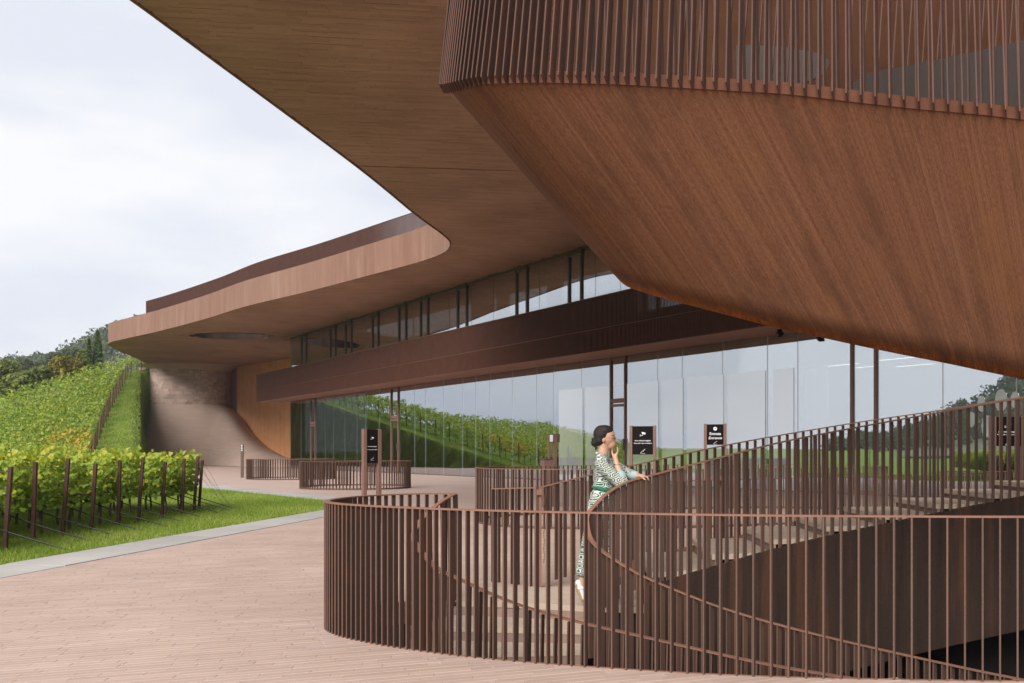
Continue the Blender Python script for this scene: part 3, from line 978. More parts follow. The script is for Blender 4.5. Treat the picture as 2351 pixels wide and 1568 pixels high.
UP = [667, (UPX(150), UPX(178)), UPX(260), (UPX(327), UPX(357)), (UPX(420), UPX(455)), UPX(545), (UPX(585), UPX(620)), (UPX(748), UPX(790)), UPX(830), (UPX(880), UPX(924)), UPX(1052),
      (UPX(1107), UPX(1162)), UPX(1190), UPX(1325), (UPX(1468), UPX(1532)), UPX(1605), (UPX(1790), UPX(1865)), UPX(1948), UPX(2100), (1480, 1510), 1600, 1700, (1800, 1840), 2000, 2200, 2500, 2800, 3100, 3400]
glaze(UP, 6.86, ZS - .02, .03, .13, M['dark_metal'], M['dark_metal'], False)
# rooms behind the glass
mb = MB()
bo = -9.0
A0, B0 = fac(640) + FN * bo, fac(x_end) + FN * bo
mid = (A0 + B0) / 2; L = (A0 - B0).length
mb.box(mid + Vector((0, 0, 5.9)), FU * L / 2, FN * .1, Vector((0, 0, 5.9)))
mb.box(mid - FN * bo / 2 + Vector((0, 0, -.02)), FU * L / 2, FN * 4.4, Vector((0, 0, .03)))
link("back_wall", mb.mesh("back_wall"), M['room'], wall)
blind_px = [(1283, 1338), (1344, 1402), (1439, 1512), (1520, 1568), (1577, 1661), (1671, 1757), (1775, 1822)]
for x0, x1 in blind_px:
    a, b = fac(x0, .022), fac(x1, .022)
    m_ = MB(); m_.box((a + b) / 2 + Vector((0, 0, 2.36)), FU * (a - b).length / 2, FN * .003, Vector((0, 0, 2.32)))
    link("privacy_film", m_.mesh("privacy_film"), M['film'], wall)
for x0, x1 in ((1082, 1132), (1140, 1168), (1255, 1292)):
    a, b = fac(x0, -.5), fac(x1, -.5)
    m_ = MB(); m_.box((a + b) / 2 + Vector((0, 0, 9.2)), FU * (a - b).length / 2, FN * .02, Vector((0, 0, 2.4)))
    link("curtain", m_.mesh("curtain"), M['cream'], wall)
c_ = fac(1875, -1.4); m_ = MB(); m_.tube([c_ + Vector((0, 0, .02)), c_ + Vector((0, 0, 4.7))], .45, 28)
link("round_column", m_.mesh("round_column"), M['blind'], wall, smooth=False)
q = N("lit_ceiling_strip"); em = q.n("Emission"); em.inputs['Color'].default_value = (1, .96, .88, 1); em.inputs['Strength'].default_value = 2.2
M['strip'] = q.done(em)
for x, off, L in ((1935, -2.5, 1.4), (1990, -4, 1.2), (2060, -2.2, 1.5), (2100, -5, 1.6), (2300, -4, 1.5), (1200, -4, 1.2), (1010, -4, 1.2), (1350, -6, 1.4)):
    c_ = fac(x, off) + Vector((0, 0, 4.9))
    m_ = MB(); m_.box(c_, FU * L / 2, FN * .012, Vector((0, 0, .008)))
    link("ceiling_light", m_.mesh("ceiling_light"), M['strip'], wall)

# pale oval stickers with small print on the right-hand panes
q = N("frosted_sticker"); M['sticker'] = M['film']
def disc(c, ru, rv_, u, w, n_=28):
    return [c + u * (ru * math.cos(2 * math.pi * k / n_)) + w * (rv_ * math.sin(2 * math.pi * k / n_)) for k in range(n_)]
for x, y, wpx, hpx, txt in ((2254, 927, 16, 37, "1385"), (2299, 919, 24, 52, "1180"), (2331, 918, 18, 38, "1704"), (2231, 963, 15, 36, "1816"), (2268, 978, 24, 50, "1701"), (2313, 975, 13, 36, "1861")):
    p = fac(x); D = p.y
    c_ = P(x, y, D); c_ = fac(x) + FN * .016 + Vector((0, 0, c_.z))
    sc = D / FPX
    ru = wpx / 2 * sc / abs(FU.x + .0) / 1.55
    pts_ = disc(c_, ru, hpx / 2 * sc, FU, Vector((0, 0, 1)))
    m_ = MB(); m_.add(pts_ + [p_ + FN * .003 for p_ in pts_], [tuple(range(28)), tuple(range(28, 56))] + [(i, (i + 1) % 28, 28 + (i + 1) % 28, 28 + i) for i in range(28)])
    st = link("sticker", m_.mesh("sticker"), M['sticker'], wall)

# --- balcony
bal_l, bal_r = fac(590, 2.3), fac(2700, 2.3)
mb = MB()
Lb = (bal_l - bal_r).length; mid = (bal_l + bal_r) / 2
mb.box(mid - FN * 1.16 + Vector((0, 0, ZB0 + .36)), FU * (Lb / 2), FN * 1.11, Vector((0, 0, .36)))
balcony = link("balcony", mb.mesh("balcony"), M['listel'], bld)
mb = MB(); mb.box(mid - FN * .035 + Vector((0, 0, ZB0 + .50)), FU * (Lb / 2), FN * .012, Vector((0, 0, .44)))
link("edge_plate", mb.mesh("edge_plate"), M['slat_far'], balcony)
slat_run([bal_r, bal_l], .085, .085, .014, ZB1, ZB0 + .0, M['slat_far'], "balcony_slats", balcony, face=40.0)
M['rust_line'] = mat_mottled("rust_line", (.115, .048, .030), .8, 6, .5, .1)
mb = MB(); mb.box(mid + FN * .046 + Vector((0, 0, ZB0 + .98)), FU * (Lb / 2), FN * .003, Vector((0, 0, .012)))
link("slab_edge_strip", mb.mesh("slab_edge_strip"), M['rust_line'], balcony)
mb = MB(); mb.bar([bal_r + Vector((0, 0, ZB1 + .012)), bal_l + Vector((0, 0, ZB1 + .012))], .09, .03)
link("balcony_handrail", mb.mesh("balcony_handrail"), M['slat_far'], balcony)
mb = MB(); mb.box(bal_l + FU * .02 - FN * 1.15 + Vector((0, 0, (ZB0 + ZB1) / 2)), FU * .02, FN * 1.19, Vector((0, 0, (ZB1 - ZB0) / 2)))
link("end_plate", mb.mesh("end_plate"), M['slat_far'], balcony)
# ------------------------------------------------------------------ slatted railings
def unit_slat(thick, depth, name="baluster", point=0.0):
    m_ = MB()
    a, b = thick / 2, depth / 2
    z_in, z_out = -point, 0.0
    m_.add([(-a, -b, z_out), (a, -b, z_out), (a, b, z_in), (-a, b, z_in), (-a, -b, 1), (a, -b, 1), (a, b, 1), (-a, b, 1)],
           [(0, 3, 2, 1), (4, 5, 6, 7), (0, 1, 5, 4), (2, 3, 7, 6), (0, 4, 7, 3), (1, 2, 6, 5)])
    me = m_.mesh(name)
    return me
SLAT = unit_slat(.011, .055); SLAT.materials.append(M['slat'])
SLAT_FAR = unit_slat(.014, .06); SLAT_FAR.materials.append(M['slat'])
SLAT_IN = unit_slat(.012, .06); SLAT_IN.materials.append(M['slat_shaded'])

def heading(deg):
    return Vector((math.sin(math.radians(deg)), math.cos(math.radians(deg)), 0))
def slat_at(me, base, top, face, parent, name="baluster", turn=0.0):
    """flat bar; face = compass direction (degrees from +Y towards +X) of its depth"""
    n_ = heading(face + math.degrees(turn)); t = Vector((n_.y, -n_.x, 0))
    a = top - base
    W = Matrix(((t.x, n_.x, a.x, base.x), (t.y, n_.y, a.y, base.y), (t.z, n_.z, a.z, base.z), (0, 0, 0, 1)))
    return link(name, me, None, parent, W)

def railing(parent, path, step, base_z, mesh=None, w=.05, h=.012, closed=False, lean=0.0, name="handrail", face=28.0, runs=None):
    """handrail along `path` (3-d); flat-bar balusters below it, all turned the same way. base_z: number, or function(point) -> z"""
    mesh = mesh or SLAT
    m_ = MB(); m_.bar(path, w, h, closed)
    link(name, m_.mesh(name), M['rail'], parent)
    for pth, stp, fc in (runs or [(path, step, face)]):
        pp, tt = by_step(pth, stp) if callable(stp) else by_length(pth, stp, closed)
        for p, t in zip(pp, tt):
            z0 = base_z(p) if callable(base_z) else base_z
            b = Vector((p.x, p.y, z0)) - t * lean
            slat_at(mesh, b, p - Vector((0, 0, h + .001)), fc, parent, turn=R.gauss(0, .02))

# the ring railing round the pit
ring = thing("ring_railing", (0, 7, 0), "rust-brown slatted steel railing curving round the stair pit in the foreground", "railing")
ring_path = [V3(p, 1.1) for p in RING]
railing(ring, ring_path, lambda p: .058 + .052 * smooth01(-1.2, 1.6, p.x) + (.03 * smooth01(8.0, 8.6, p.y) if p.x < 0 else 0), -.06, w=.055)

# ------------------------------------------------------------------ staircase: flight up to the right, flight down into the pit
stair = thing("staircase", (1, 9, 0), "shallow stone stair winding down into the pit and up to the right between slatted rails", "staircase")
A_path = catmull([P(*q_) for q_ in ((1044, 1132.5, 8.93), (1012, 1151, 8.76), (977, 1181, 8.5), (955, 1210, 8.22), (950, 1232, 7.95), (961, 1257, 7.6), (1000, 1300, 7.2), (1049, 1325, 6.98),
                  (1155, 1373, 6.76), (1280, 1414, 6.6), (1461, 1456, 6.42), (1743, 1519, 6.27), (1959, 1556, 6.2), (2351, 1618, 6.15), (2700, 1672, 6.2))], 6)
C_up = [P(*q_) for q_ in ((2750, 848, 9.6), (2351, 912, 9.3), (2071, 961, 9.05), (1821, 1008, 8.75), (1665, 1046, 8.55), (1563, 1072, 8.42), (1480, 1094, 8.3))]
C_dn = [P(*q_) for q_ in ((1446, 1103, 8.25), (1421, 1114, 8.2), (1390, 1134.6, 8.12), (1368, 1156.5, 8.05), (1348.5, 1180, 7.96), (1347, 1205, 7.86), (1355, 1234, 7.75), (1377, 1259, 7.66),
        (1405, 1279, 7.58), (1445, 1304, 7.5), (1492, 1328, 7.44), (1586, 1367, 7.36), (1680, 1401, 7.3), (1805, 1437, 7.22), (1959, 1475, 7.15), (2197, 1528, 7.05), (2350, 1559, 7.0), (2700, 1625, 6.9))]
C_path = catmull(C_up + C_dn, 5)
B_path = catmull([P(*q_) for q_ in ((1238, 1118.5, 9.78), (1355.6, 1089, 9.9), (1446, 1069, 10.0), (1608, 1033, 10.12), (1763, 1003, 10.25), (1977, 967.5, 10.4), (2165, 940, 10.5), (2351, 909.6, 10.6), (2750, 845, 10.8))], 5)
railing(stair, A_path, .105, lambda p: max(p.z - 1.28, -2.2), lean=.05, w=.05)
ic = min(range(len(C_path)), key=lambda i: (C_path[i] - C_up[-2]).length)
railing(stair, C_path, .085, lambda p: p.z - 1.06, w=.05, runs=[(C_path[:ic + 1], .100, 50.0), (C_path[ic:], .068, 52.0)])
railing(stair, B_path, .10, lambda p: max(.0, p.z - 1.09), w=.05, face=44.0)
railing(stair, [P(1131, 1121, 10.2), P(1185, 1119.5, 10.0), P(1234, 1118.5, 9.8)], .09, .005, w=.05)
# gate post with its chain
gp = P(1240, 1118, 9.76)
m_ = MB(); m_.box((gp.x, gp.y, .56), (.016, 0, 0), (0, .022, 0), (0, 0, .56)); m_.box((gp.x - .01, gp.y - .03, 1.07), (.03, 0, 0), (0, .02, 0), (0, 0, .03))
link("gate_post", m_.mesh("gate_post"), M['rail'], stair)
lk = MB(); n_l = 10
lk.tube([Vector((.007 * math.cos(t), 0, .015 * math.sin(t))) for t in [2 * math.pi * k / n_l for k in range(n_l + 1)]], .0028, 5, False)
lme = lk.mesh("chain_link"); lme.materials.append(M['slat'])
for k in range(34):
    link("chain_link", lme, None, stair, Matrix.Translation((gp.x + .045 + .004 * math.sin(k * .9), gp.y - .02, 1.03 - .0225 * k)) @ Matrix.Rotation(math.pi / 2 * (k % 2), 4, 'Z'))

def on_path(path, x):
    for a, b in zip(path, path[1:]):
        if (a.x - x) * (b.x - x) <= 0 and abs(a.x - b.x) > 1e-9:
            return a.lerp(b, (x - a.x) / (b.x - a.x))
    return path[0] if abs(path[0].x - x) < abs(path[-1].x - x) else path[-1]
CU = catmull(C_up, 5)
# near stringer plate under the rising flight
def plate(path, top_off, height, thick, name, mt):
    m_ = MB()
    vs_ = []
    for i, p in enumerate(path):
        t = path[min(i + 1, len(path) - 1)] - path[max(0, i - 1)]; t.z = 0; t.normalize()
        nn = Vector((-t.y, t.x, 0)) * thick / 2
        zt = p.z + top_off
        for s, z in ((1, zt), (-1, zt), (-1, zt - height), (1, zt - height)):
            vs_.append(Vector((p.x, p.y, z)) + s * nn)
    m = len(path)
    fs_ = [(i * 4 + k, i * 4 + (k + 1) % 4, (i + 1) * 4 + (k + 1) % 4, (i + 1) * 4 + k) for i in range(m - 1) for k in range(4)] + [(0, 3, 2, 1), tuple((m - 1) * 4 + k for k in range(4))]
    m_.add(vs_, fs_)
    return link(name, m_.mesh(name), mt, stair)
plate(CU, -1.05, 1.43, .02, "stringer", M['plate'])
plate([p for p in B_path if p.x > 1.2], -1.09, .16, .02, "stringer", M['rail'])
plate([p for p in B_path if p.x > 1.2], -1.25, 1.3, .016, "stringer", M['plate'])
# treads going up
for i in range(10):
    x0 = 1.34 + .62 * i; x1 = x0 + .64
    c0, c1 = on_path(CU, x0), on_path(CU, x1)
    b0, b1 = on_path(B_path, x0 + .12), on_path(B_path, x1 + .12)
    z = (c0.z + c1.z) / 2 - 1.05 + .035
    q4 = [Vector((c0.x, c0.y + .015, z)), Vector((c1.x, c1.y + .015, z)), Vector((b1.x, b1.y - .02, z)), Vector((b0.x, b0.y - .02, z))]
    m_ = MB(); m_.add([p - Vector((0, 0, .05)) for p in q4] + q4, [(3, 2, 1, 0), (4, 5, 6, 7), (0, 1, 5, 4), (1, 2, 6, 5), (2, 3, 7, 6), (3, 0, 4, 7)])
    tr = link("tread", m_.mesh("tread"), M['tread'], stair)
    m_ = MB(); a, b = Vector((c0.x + .03, c0.y + .03, z - .05)), Vector((b0.x + .03, b0.y - .03, z - .05))
    m_.add([a, b, b - Vector((0, 0, .10)), a - Vector((0, 0, .10)), a + Vector((.03, 0, 0)), b + Vector((.03, 0, 0)), b + Vector((.03, 0, -.1)), a + Vector((.03, 0, -.1))],
           [(0, 1, 2, 3), (4, 7, 6, 5), (0, 3, 7, 4), (1, 5, 6, 2), (3, 2, 6, 7)])
    link("riser", m_.mesh("riser"), M['riser'], tr)
# landing slab and treads going down
def poly_slab(pts2, z, th, name, mt, parent):
    m_ = MB(); k = len(pts2)
    m_.add([(x, y, z - th) for x, y in pts2] + [(x, y, z) for x, y in pts2], [tuple(range(k, 2 * k)), tuple(reversed(range(k)))] + [(i, (i + 1) % k, k + (i + 1) % k, k + i) for i in range(k)])
    return link(name, m_.mesh(name), mt, parent)
poly_slab([(-.56, 8.88), (.0, 8.80), (.70, 8.58), (1.30, 8.50), (1.40, 9.95), (.46, 9.74), (-.50, 9.78)], .008, .06, "landing", M['tread'], stair)
EDG = [((-.60, 8.86), (.71, 8.56)), ((-.98, 8.32), (.66, 8.14)), ((-.99, 7.72), (.64, 7.90)), ((-.70, 7.17), (.74, 7.70)), ((-.16, 6.80), (.98, 7.52)), ((.42, 6.60), (1.40, 7.40)),
       ((1.02, 6.42), (1.95, 7.30)), ((1.62, 6.32), (2.55, 7.2)), ((2.22, 6.25), (3.15, 7.1)), ((2.82, 6.22), (3.75, 7.0)), ((3.5, 6.2), (4.4, 6.95))]
for i in range(len(EDG) - 1):
    (a0, c0), (a1, c1) = EDG[i], EDG[i + 1]
    z = -.135 * (i + 1)
    up = Vector((a1[0] - a0[0], a1[1] - a0[1])).normalized() * .03
    tr = poly_slab([(a0[0] - up.x, a0[1] - up.y), (a1[0], a1[1]), (c1[0], c1[1]), (c0[0] - up.x, c0[1] - up.y)], z, .05, "tread", M['tread'], stair)
    m_ = MB()
    A3, C3 = Vector((*a0, z)), Vector((*c0, z))
    pu = Vector((-up.x, -up.y, 0))
    m_.add([A3 + pu * .2, C3 + pu * .2, C3 + pu * .2 + Vector((0, 0, .085)), A3 + pu * .2 + Vector((0, 0, .085)), A3 + pu, C3 + pu, C3 + pu + Vector((0, 0, .085)), A3 + pu + Vector((0, 0, .085))],
           [(0, 1, 2, 3), (4, 7, 6, 5), (0, 3, 7, 4), (1, 5, 6, 2), (3, 2, 6, 7)])
    link("riser", m_.mesh("riser"), M['riser'], tr)

# ------------------------------------------------------------------ overhead curved stair parapet (corten bowl)
bowl = thing("overhead_stair", (2, 7, 3), "big rust-brown steel parapet of an upper stair sweeping overhead at upper right", "staircase")
Ud = [(-.05, 8.25, 5.08), (-.31, 7.85, 4.88), (-.45, 7.4, 4.66)]
Ud = [Vector(p) for p in Ud] + [P(*q_) for q_ in ((1031, 202, 7.0), (1036, 206, 6.84), (1067, 201, 6.55), (1105, 194.5, 6.38), (1154, 192.5, 6.26), (1262, 191, 6.15), (1417, 195, 6.08), (1563, 202.7, 6.06),
      (1665, 208.6, 6.06), (1811, 218, 6.08), (1957, 235, 6.12), (2102, 251, 6.17), (2248, 264, 6.23), (2351, 275.7, 6.28), (2600, 302, 6.4), (2900, 335, 6.6))]
Ld = [(1.25, 8.75, 3.52), (1.02, 8.5, 3.40), (.93, 8.2, 3.28)]
Ld = [Vector(p) for p in Ld] + [P(*q_) for q_ in ((1404, 624, 7.9), (1413, 634, 7.72), (1437, 656, 7.4), (1478, 671.5, 7.22), (1530, 687, 7.1), (1632, 713.5, 6.98), (1765, 748, 6.93), (1895, 777, 6.95),
      (1978, 795, 7.0), (2085, 817, 7.05), (2172, 834, 7.1), (2262, 853, 7.15), (2365, 874, 7.2), (2440, 890, 7.25), (2660, 935, 7.4), (2930, 985, 7.6))]
U = catmull(Ud, 8); Lw = catmull(Ld, 8)
nU = len(U); NV = 8
lenU = [0.0]
for a, b in zip(U, U[1:]): lenU.append(lenU[-1] + (b - a).length)
me = bpy.data.meshes.new("shell")
vs_, fs_, uvs = [], [], []
TH = .03
for i in range(nU):
    t = U[min(i + 1, nU - 1)] - U[max(0, i - 1)]; t.z = 0; t.normalize()
    for j in range(NV + 1):
        p = U[i].lerp(Lw[i], j / NV)
        vs_.append(p); uvs.append((lenU[i], j / NV))
for i in range(nU):
    for j in range(NV + 1):
        t = U[min(i + 1, nU - 1)] - U[max(0, i - 1)]; t.z = 0; t.normalize()
        p = U[i].lerp(Lw[i], j / NV) + Vector((-t.y, t.x, 0)) * TH + Vector((0, 0, TH * .6))
        vs_.append(p); uvs.append((lenU[i], j / NV))
W_ = NV + 1; off = nU * W_
for i in range(nU - 1):
    for j in range(NV):
        fs_.append((i * W_ + j, i * W_ + j + 1, (i + 1) * W_ + j + 1, (i + 1) * W_ + j))
        fs_.append((off + i * W_ + j, off + (i + 1) * W_ + j, off + (i + 1) * W_ + j + 1, off + i * W_ + j + 1))
    fs_.append((i * W_ + NV, off + i * W_ + NV, off + (i + 1) * W_ + NV, (i + 1) * W_ + NV))
me.from_pydata([tuple(v) for v in vs_], [], fs_); me.update()
uvl = me.uv_layers.new(name="UVMap")
for lp in me.loops: uvl.data[lp.index].uv = uvs[lp.vertex_index]
me.polygons.foreach_set("use_smooth", [len(p.vertices) == 4 and max(p.vertices) < off or min(p.vertices) >= off for p in me.polygons])
link("shell", me, M['shell'], bowl)
M['belt_steel'] = mat_mottled("belt_steel", (.125, .052, .032), .85, 5, .3, .2, spec=.15)
# belt above the shell and leaning slats with pointed feet
m_ = MB()
belt = [p + Vector((0, 0, .085)) for p in U]
m_.bar(belt, .016, .085)
link("belt", m_.mesh("belt"), M['belt_steel'], bowl)
BS = unit_slat(.010, .080, "baluster", .03); BS.materials.append(M['slat_shaded'])
pp, tt = by_step(U, lambda p: .048 + .058 * smooth01(-.6, 3.0, p.x))
HB = 1.3
tops = []
for p, t in zip(pp, tt):
    out = Vector((t.y, -t.x, 0))
    base = p + out * .05 + Vector((0, 0, .02))
    top = base + Vector((0, 0, HB)) - out * (.235 * HB) + t * .05
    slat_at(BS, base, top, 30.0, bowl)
    tops.append(top)
m_ = MB(); m_.bar([p + Vector((0, 0, .012)) for p in tops], .07, .012)
link("handrail", m_.mesh("handrail"), M['rail'], bowl)
# sloping underside closing the parapet, and the inner railing behind
m_ = MB(); lw = Lw[::3]; k = len(lw)
inn = []
for i, p in enumerate(lw):
    t = lw[min(i + 1, k - 1)] - lw[max(0, i - 1)]; t.z = 0; t.normalize()
    inn.append(p + Vector((-t.y, t.x, 0)) * .75 + Vector((0, 0, .9)))
m_.add([p + Vector((0, 0, .02)) for p in lw] + inn, [(i, i + 1, k + i + 1, k + i) for i in range(k - 1)])
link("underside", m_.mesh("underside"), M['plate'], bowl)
inner = catmull([P(*q_) for q_ in ((1300, 178, 7.6), (1480, 182, 7.75), (1700, 188, 7.85), (1950, 210, 7.95), (2200, 230, 8.05), (2450, 250, 8.15), (2800, 285, 8.3))], 6)
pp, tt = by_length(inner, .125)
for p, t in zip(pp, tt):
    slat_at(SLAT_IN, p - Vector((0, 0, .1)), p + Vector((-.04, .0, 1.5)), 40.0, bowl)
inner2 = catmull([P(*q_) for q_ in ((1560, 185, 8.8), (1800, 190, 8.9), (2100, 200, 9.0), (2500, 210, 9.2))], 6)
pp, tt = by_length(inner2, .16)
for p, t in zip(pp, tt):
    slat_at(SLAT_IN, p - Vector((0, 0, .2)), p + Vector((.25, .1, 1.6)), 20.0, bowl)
def plate_px(pts, d0, d1, th, name, mt, parent):
    m_ = MB(); k = len(pts)
    xs = [p[0] for p in pts]
    f = lambda x: d0 + (d1 - d0) * (x - min(xs)) / (max(xs) - min(xs))
    a = [P(x, y, f(x)) for x, y in pts]
    b = [p + Vector((0, th, 0)) for p in a]
    m_.add(a + b, [tuple(range(k)), tuple(reversed(range(k, 2 * k)))] + [(i, k + i, k + (i + 1) % k, (i + 1) % k) for i in range(k)])
    return link(name, m_.mesh(name), mt, parent)
plate_px([(1880, 240), (1990, 168), (2110, 145), (2230, 120), (2351, 92), (2700, 10), (2700, 330), (2351, 320), (2100, 300)], 8.35, 8.9, .02, "stringer", M['steel_grey'], bowl)
plate_px([(1690, 104), (1760, 104), (1830, 112), (1885, 124), (1903, 138), (1902, 150), (1893, 170), (1860, 184), (1800, 210), (1690, 215)], 9.6, 9.6, .03, "end_plate", M['steel_grey'], bowl)

# ------------------------------------------------------------------ other slatted ring railings on the plaza
def oval(cx, cy, rx, ry, rot, z, n_=48, e=.85):
    out = []
    c, s = math.cos(rot), math.sin(rot)
    for k in range(n_):
        a = 2 * math.pi * k / n_
        u = rx * math.copysign(abs(math.cos(a)) ** e, math.cos(a)); v = ry * math.copysign(abs(math.sin(a)) ** e, math.sin(a))
        out.append(Vector((cx + u * c - v * s, cy + u * s + v * c, z)))
    return out
r2 = thing("ring_railing", (4.2, 20.3, 0), "brown slatted railing loop on the plaza behind the stair, left end showing", "railing", "railing loops on the plaza")
railing(r2, oval(4.15, 20.2, 5.15, 2.5, math.radians(22), 1.18), .135, .0, SLAT_FAR, closed=True)
r3 = thing("ring_railing", (-6.5, 36.3, 0), "round slatted railing loop in front of the mirrored glass", "railing", "railing loops on the plaza")
railing(r3, oval(-6.55, 36.6, 2.25, 2.3, 0, 1.12), .135, .0, SLAT_FAR, closed=True)
r4 = thing("ring_railing", (-12.2, 48.5, 0), "farthest slatted railing loop, near the foot of the flared pillar", "railing", "railing loops on the plaza")
railing(r4, oval(-12.3, 48.6, 2.4, 2.2, .2, 1.1), .135, .0, SLAT_FAR, closed=True)
for r_, pth in ((r2, oval(4.15, 20.2, 5.15, 2.5, math.radians(22), .05)), (r3, oval(-6.55, 36.6, 2.25, 2.3, 0, .07)), (r4, oval(-12.3, 48.6, 2.4, 2.2, .2, .05))):
    m_ = MB(); m_.bar(pth, .02, .06, True); link("base_rail", m_.mesh("base_rail"), M['slat'], r_)
gr = thing("guard_railing", (6, 15, 0), "straight thin slatted guard rail behind the rising flight", "railing")
railing(gr, [Vector((1.9, 12.3, 1.1)), Vector((6.2, 15.4, 1.1)), Vector((12.2, 20.2, 1.1))], .15, .0, SLAT_FAR, w=.04)
# ------------------------------------------------------------------ signs and small fittings
def text_mesh(body, size, italic=False, name="lettering"):
    cu = bpy.data.curves.new(name, 'FONT')
    cu.body = body; cu.size = size; cu.align_x = 'CENTER'; cu.align_y = 'CENTER'
    cu.extrude = .0008
    cu.offset = size * .012
    if italic: cu.shear = .22
    ob = bpy.data.objects.new("tmp_text", cu); COL.objects.link(ob)
    dg = bpy.context.evaluated_depsgraph_get(); dg.update()
    me = bpy.data.meshes.new_from_object(ob.evaluated_get(dg))
    bpy.data.objects.remove(ob); bpy.data.curves.remove(cu)
    me.name = name
    return me
def sign(base, yaw, w, top, ph, kind, label, post=.05):
    """panel between two posts; local x to the right, local -y towards the reader"""
    t = thing("sign_stand", base, label, "sign", "sign stands on the plaza")
    W = Matrix.Translation(base) @ Matrix.Rotation(yaw, 4, 'Z')
    for s in (-1, 1):
        m_ = MB(); m_.bx(s * (w / 2 + post / 2) - post / 2 - .001 * s, s * (w / 2 + post / 2) + post / 2 - .001 * s, -.055, .055, 0, top)
        link("post", m_.mesh("post"), M['brown_metal'], t, W)
    m_ = MB(); m_.bx(-w / 2 + .001, w / 2 - .001, -.03, .04, top - ph, top - .01)
    pn = link("panel", m_.mesh("panel"), M['black_panel'], t, W)
    def put(me, x, z, name="lettering"):
        link(name, me, M['white_print'], pn, W @ Matrix.Translation((x, -.0315, z)) @ Matrix.Rotation(math.pi / 2, 4, 'X'))
    def flat(polys, x, z, s, name):
        m_ = MB()
        for pl in polys:
            k = len(pl); m_.add([(px * s, py * s, 0) for px, py in pl] + [(px * s, py * s, .0012) for px, py in pl], [tuple(range(k, 2 * k))] + [(i, (i + 1) % k, k + (i + 1) % k, k + i) for i in range(k)])
        put(m_.mesh(name), x, z, name)
    zt = top - .01
    logo = [[(-.5, -.42), (-.38, -.36), (-.05, -.08), (.05, -.05), (-.12, -.02), (-.3, -.2)], [(-.02, .05), (.1, .16), (.5, .42), (.46, .30), (.2, .12)], [(-.02, -.06), (.1, -.02), (.26, 0), (.14, -.08)], [(-.5, -.5), (.5, -.5), (.5, -.46), (-.5, -.46)]]
    if kind == "camera":
        flat([[(-.18, .22), (.5, .05), (.46, -.28), (-.16, -.08)], [(-.5, -.2), (-.44, -.2), (-.44, -.6), (-.5, -.6)], [(-.44, -.42), (-.05, -.42), (-.05, -.14), (.02, -.14), (.02, -.48), (-.44, -.48)]], 0, zt - ph * .24, w * .26, "camera_symbol")
        put(text_mesh("Area videosorvegliata", w * .088), 0, zt - ph * .50)
        put(text_mesh("Area under video surveillance", w * .072, True), 0, zt - ph * .59)
        flat(logo, 0, zt - ph * .86, w * .24, "emblem")
    else:
        ring_ = [(.5 * math.cos(2 * math.pi * k / 24), .5 * math.sin(2 * math.pi * k / 24)) for k in range(24)]
        flat([ring_], 0, zt - ph * .21, w * .22, "arrow_disc")
        m_ = MB()
        for pl in ([(-.28, -.05), (.1, -.05), (.1, .05), (-.28, .05)], [(.02, .22), (.30, 0), (.02, -.22), (-.06, -.15), (.12, 0), (-.06, .15)]):
            m_.add([(a * w * .2, b * w * .2, 0) for a, b in pl], [tuple(range(len(pl)))])
        link("arrow", m_.mesh("arrow"), M['black_panel'], pn, W @ Matrix.Translation((0, -.0335, zt - ph * .21)) @ Matrix.Rotation(math.pi / 2, 4, 'X'))
        put(text_mesh("Entrata", w * .235), 0, zt - ph * .45)
        put(text_mesh("Entrance", w * .225, True), 0, zt - ph * .65)
        flat(logo, 0, zt - ph * .86, w * .22, "emblem")
    return t
def px_ground(x, d): return Vector(((x - 1175.5) / FPX * d, d, 0))
yaw_s = math.radians(-14)
sign(px_ground(1476, 16.0), yaw_s, .38, 2.0, .53, "camera", "black camera sign beside the woman, reading Area videosorvegliata")
sign(px_ground(1642, 14.9), yaw_s, .28, 2.0, .36, "entrance", "small black sign reading Entrata Entrance with an arrow disc")
sign(px_ground(2312, 11.7), math.radians(-4), .33, 2.0, .40, "camera", "black camera sign at the right edge behind the stair slats")
sign(px_ground(853, 18.4), math.radians(38), .28, 2.0, .72, "camera", "narrow tall black sign on two posts left of the woman", .07)

# thin stand with a white notice, squat box beside it
st = thing("notice_stand", px_ground(1268, 24.5), "thin brown stand with a white notice behind the second railing loop", "sign stand")
b = px_ground(1268, 24.5); W = Matrix.Translation(b) @ Matrix.Rotation(math.radians(25), 4, 'Z')
m_ = MB(); m_.bx(-.13, -.08, -.03, .03, 0, 2.02); m_.bx(.04, .12, -.05, .05, 0, 2.02)
link("post", m_.mesh("post"), M['brown_metal'], st, W)
m_ = MB(); m_.bx(-.12, .22, -.035, .06, 1.78, 2.02); link("head", m_.mesh("head"), M['dark_metal'], st, W)
m_ = MB(); m_.bx(-.10, .0, -.042, -.034, 1.80, 1.99); link("notice", m_.mesh("notice"), M['white_print'], st, W)
bx_ = thing("service_box", px_ground(1254, 23.9), "low brown metal box beside the notice stand", "box")
W = Matrix.Translation(px_ground(1254, 23.9)) @ Matrix.Rotation(math.radians(25), 4, 'Z')
m_ = MB(); m_.bx(-.12, .14, -.12, .12, 0, 1.3); link("cabinet", m_.mesh("cabinet"), M['brown_metal'], bx_, W)
m_ = MB(); m_.bx(-.14, .16, -.14, .14, 1.3, 1.33); link("lid", m_.mesh("lid"), M['dark_metal'], bx_, W)
lc = thing("lectern", px_ground(1652, 13.4), "brown metal lectern seen through the slats below the entrance sign", "lectern")
W = Matrix.Translation(px_ground(1652, 13.4)) @ Matrix.Rotation(math.radians(-10), 4, 'Z')
m_ = MB(); m_.bx(-.06, .06, -.05, .05, 0, 1.08); link("column", m_.mesh("column"), M['brown_metal'], lc, W)
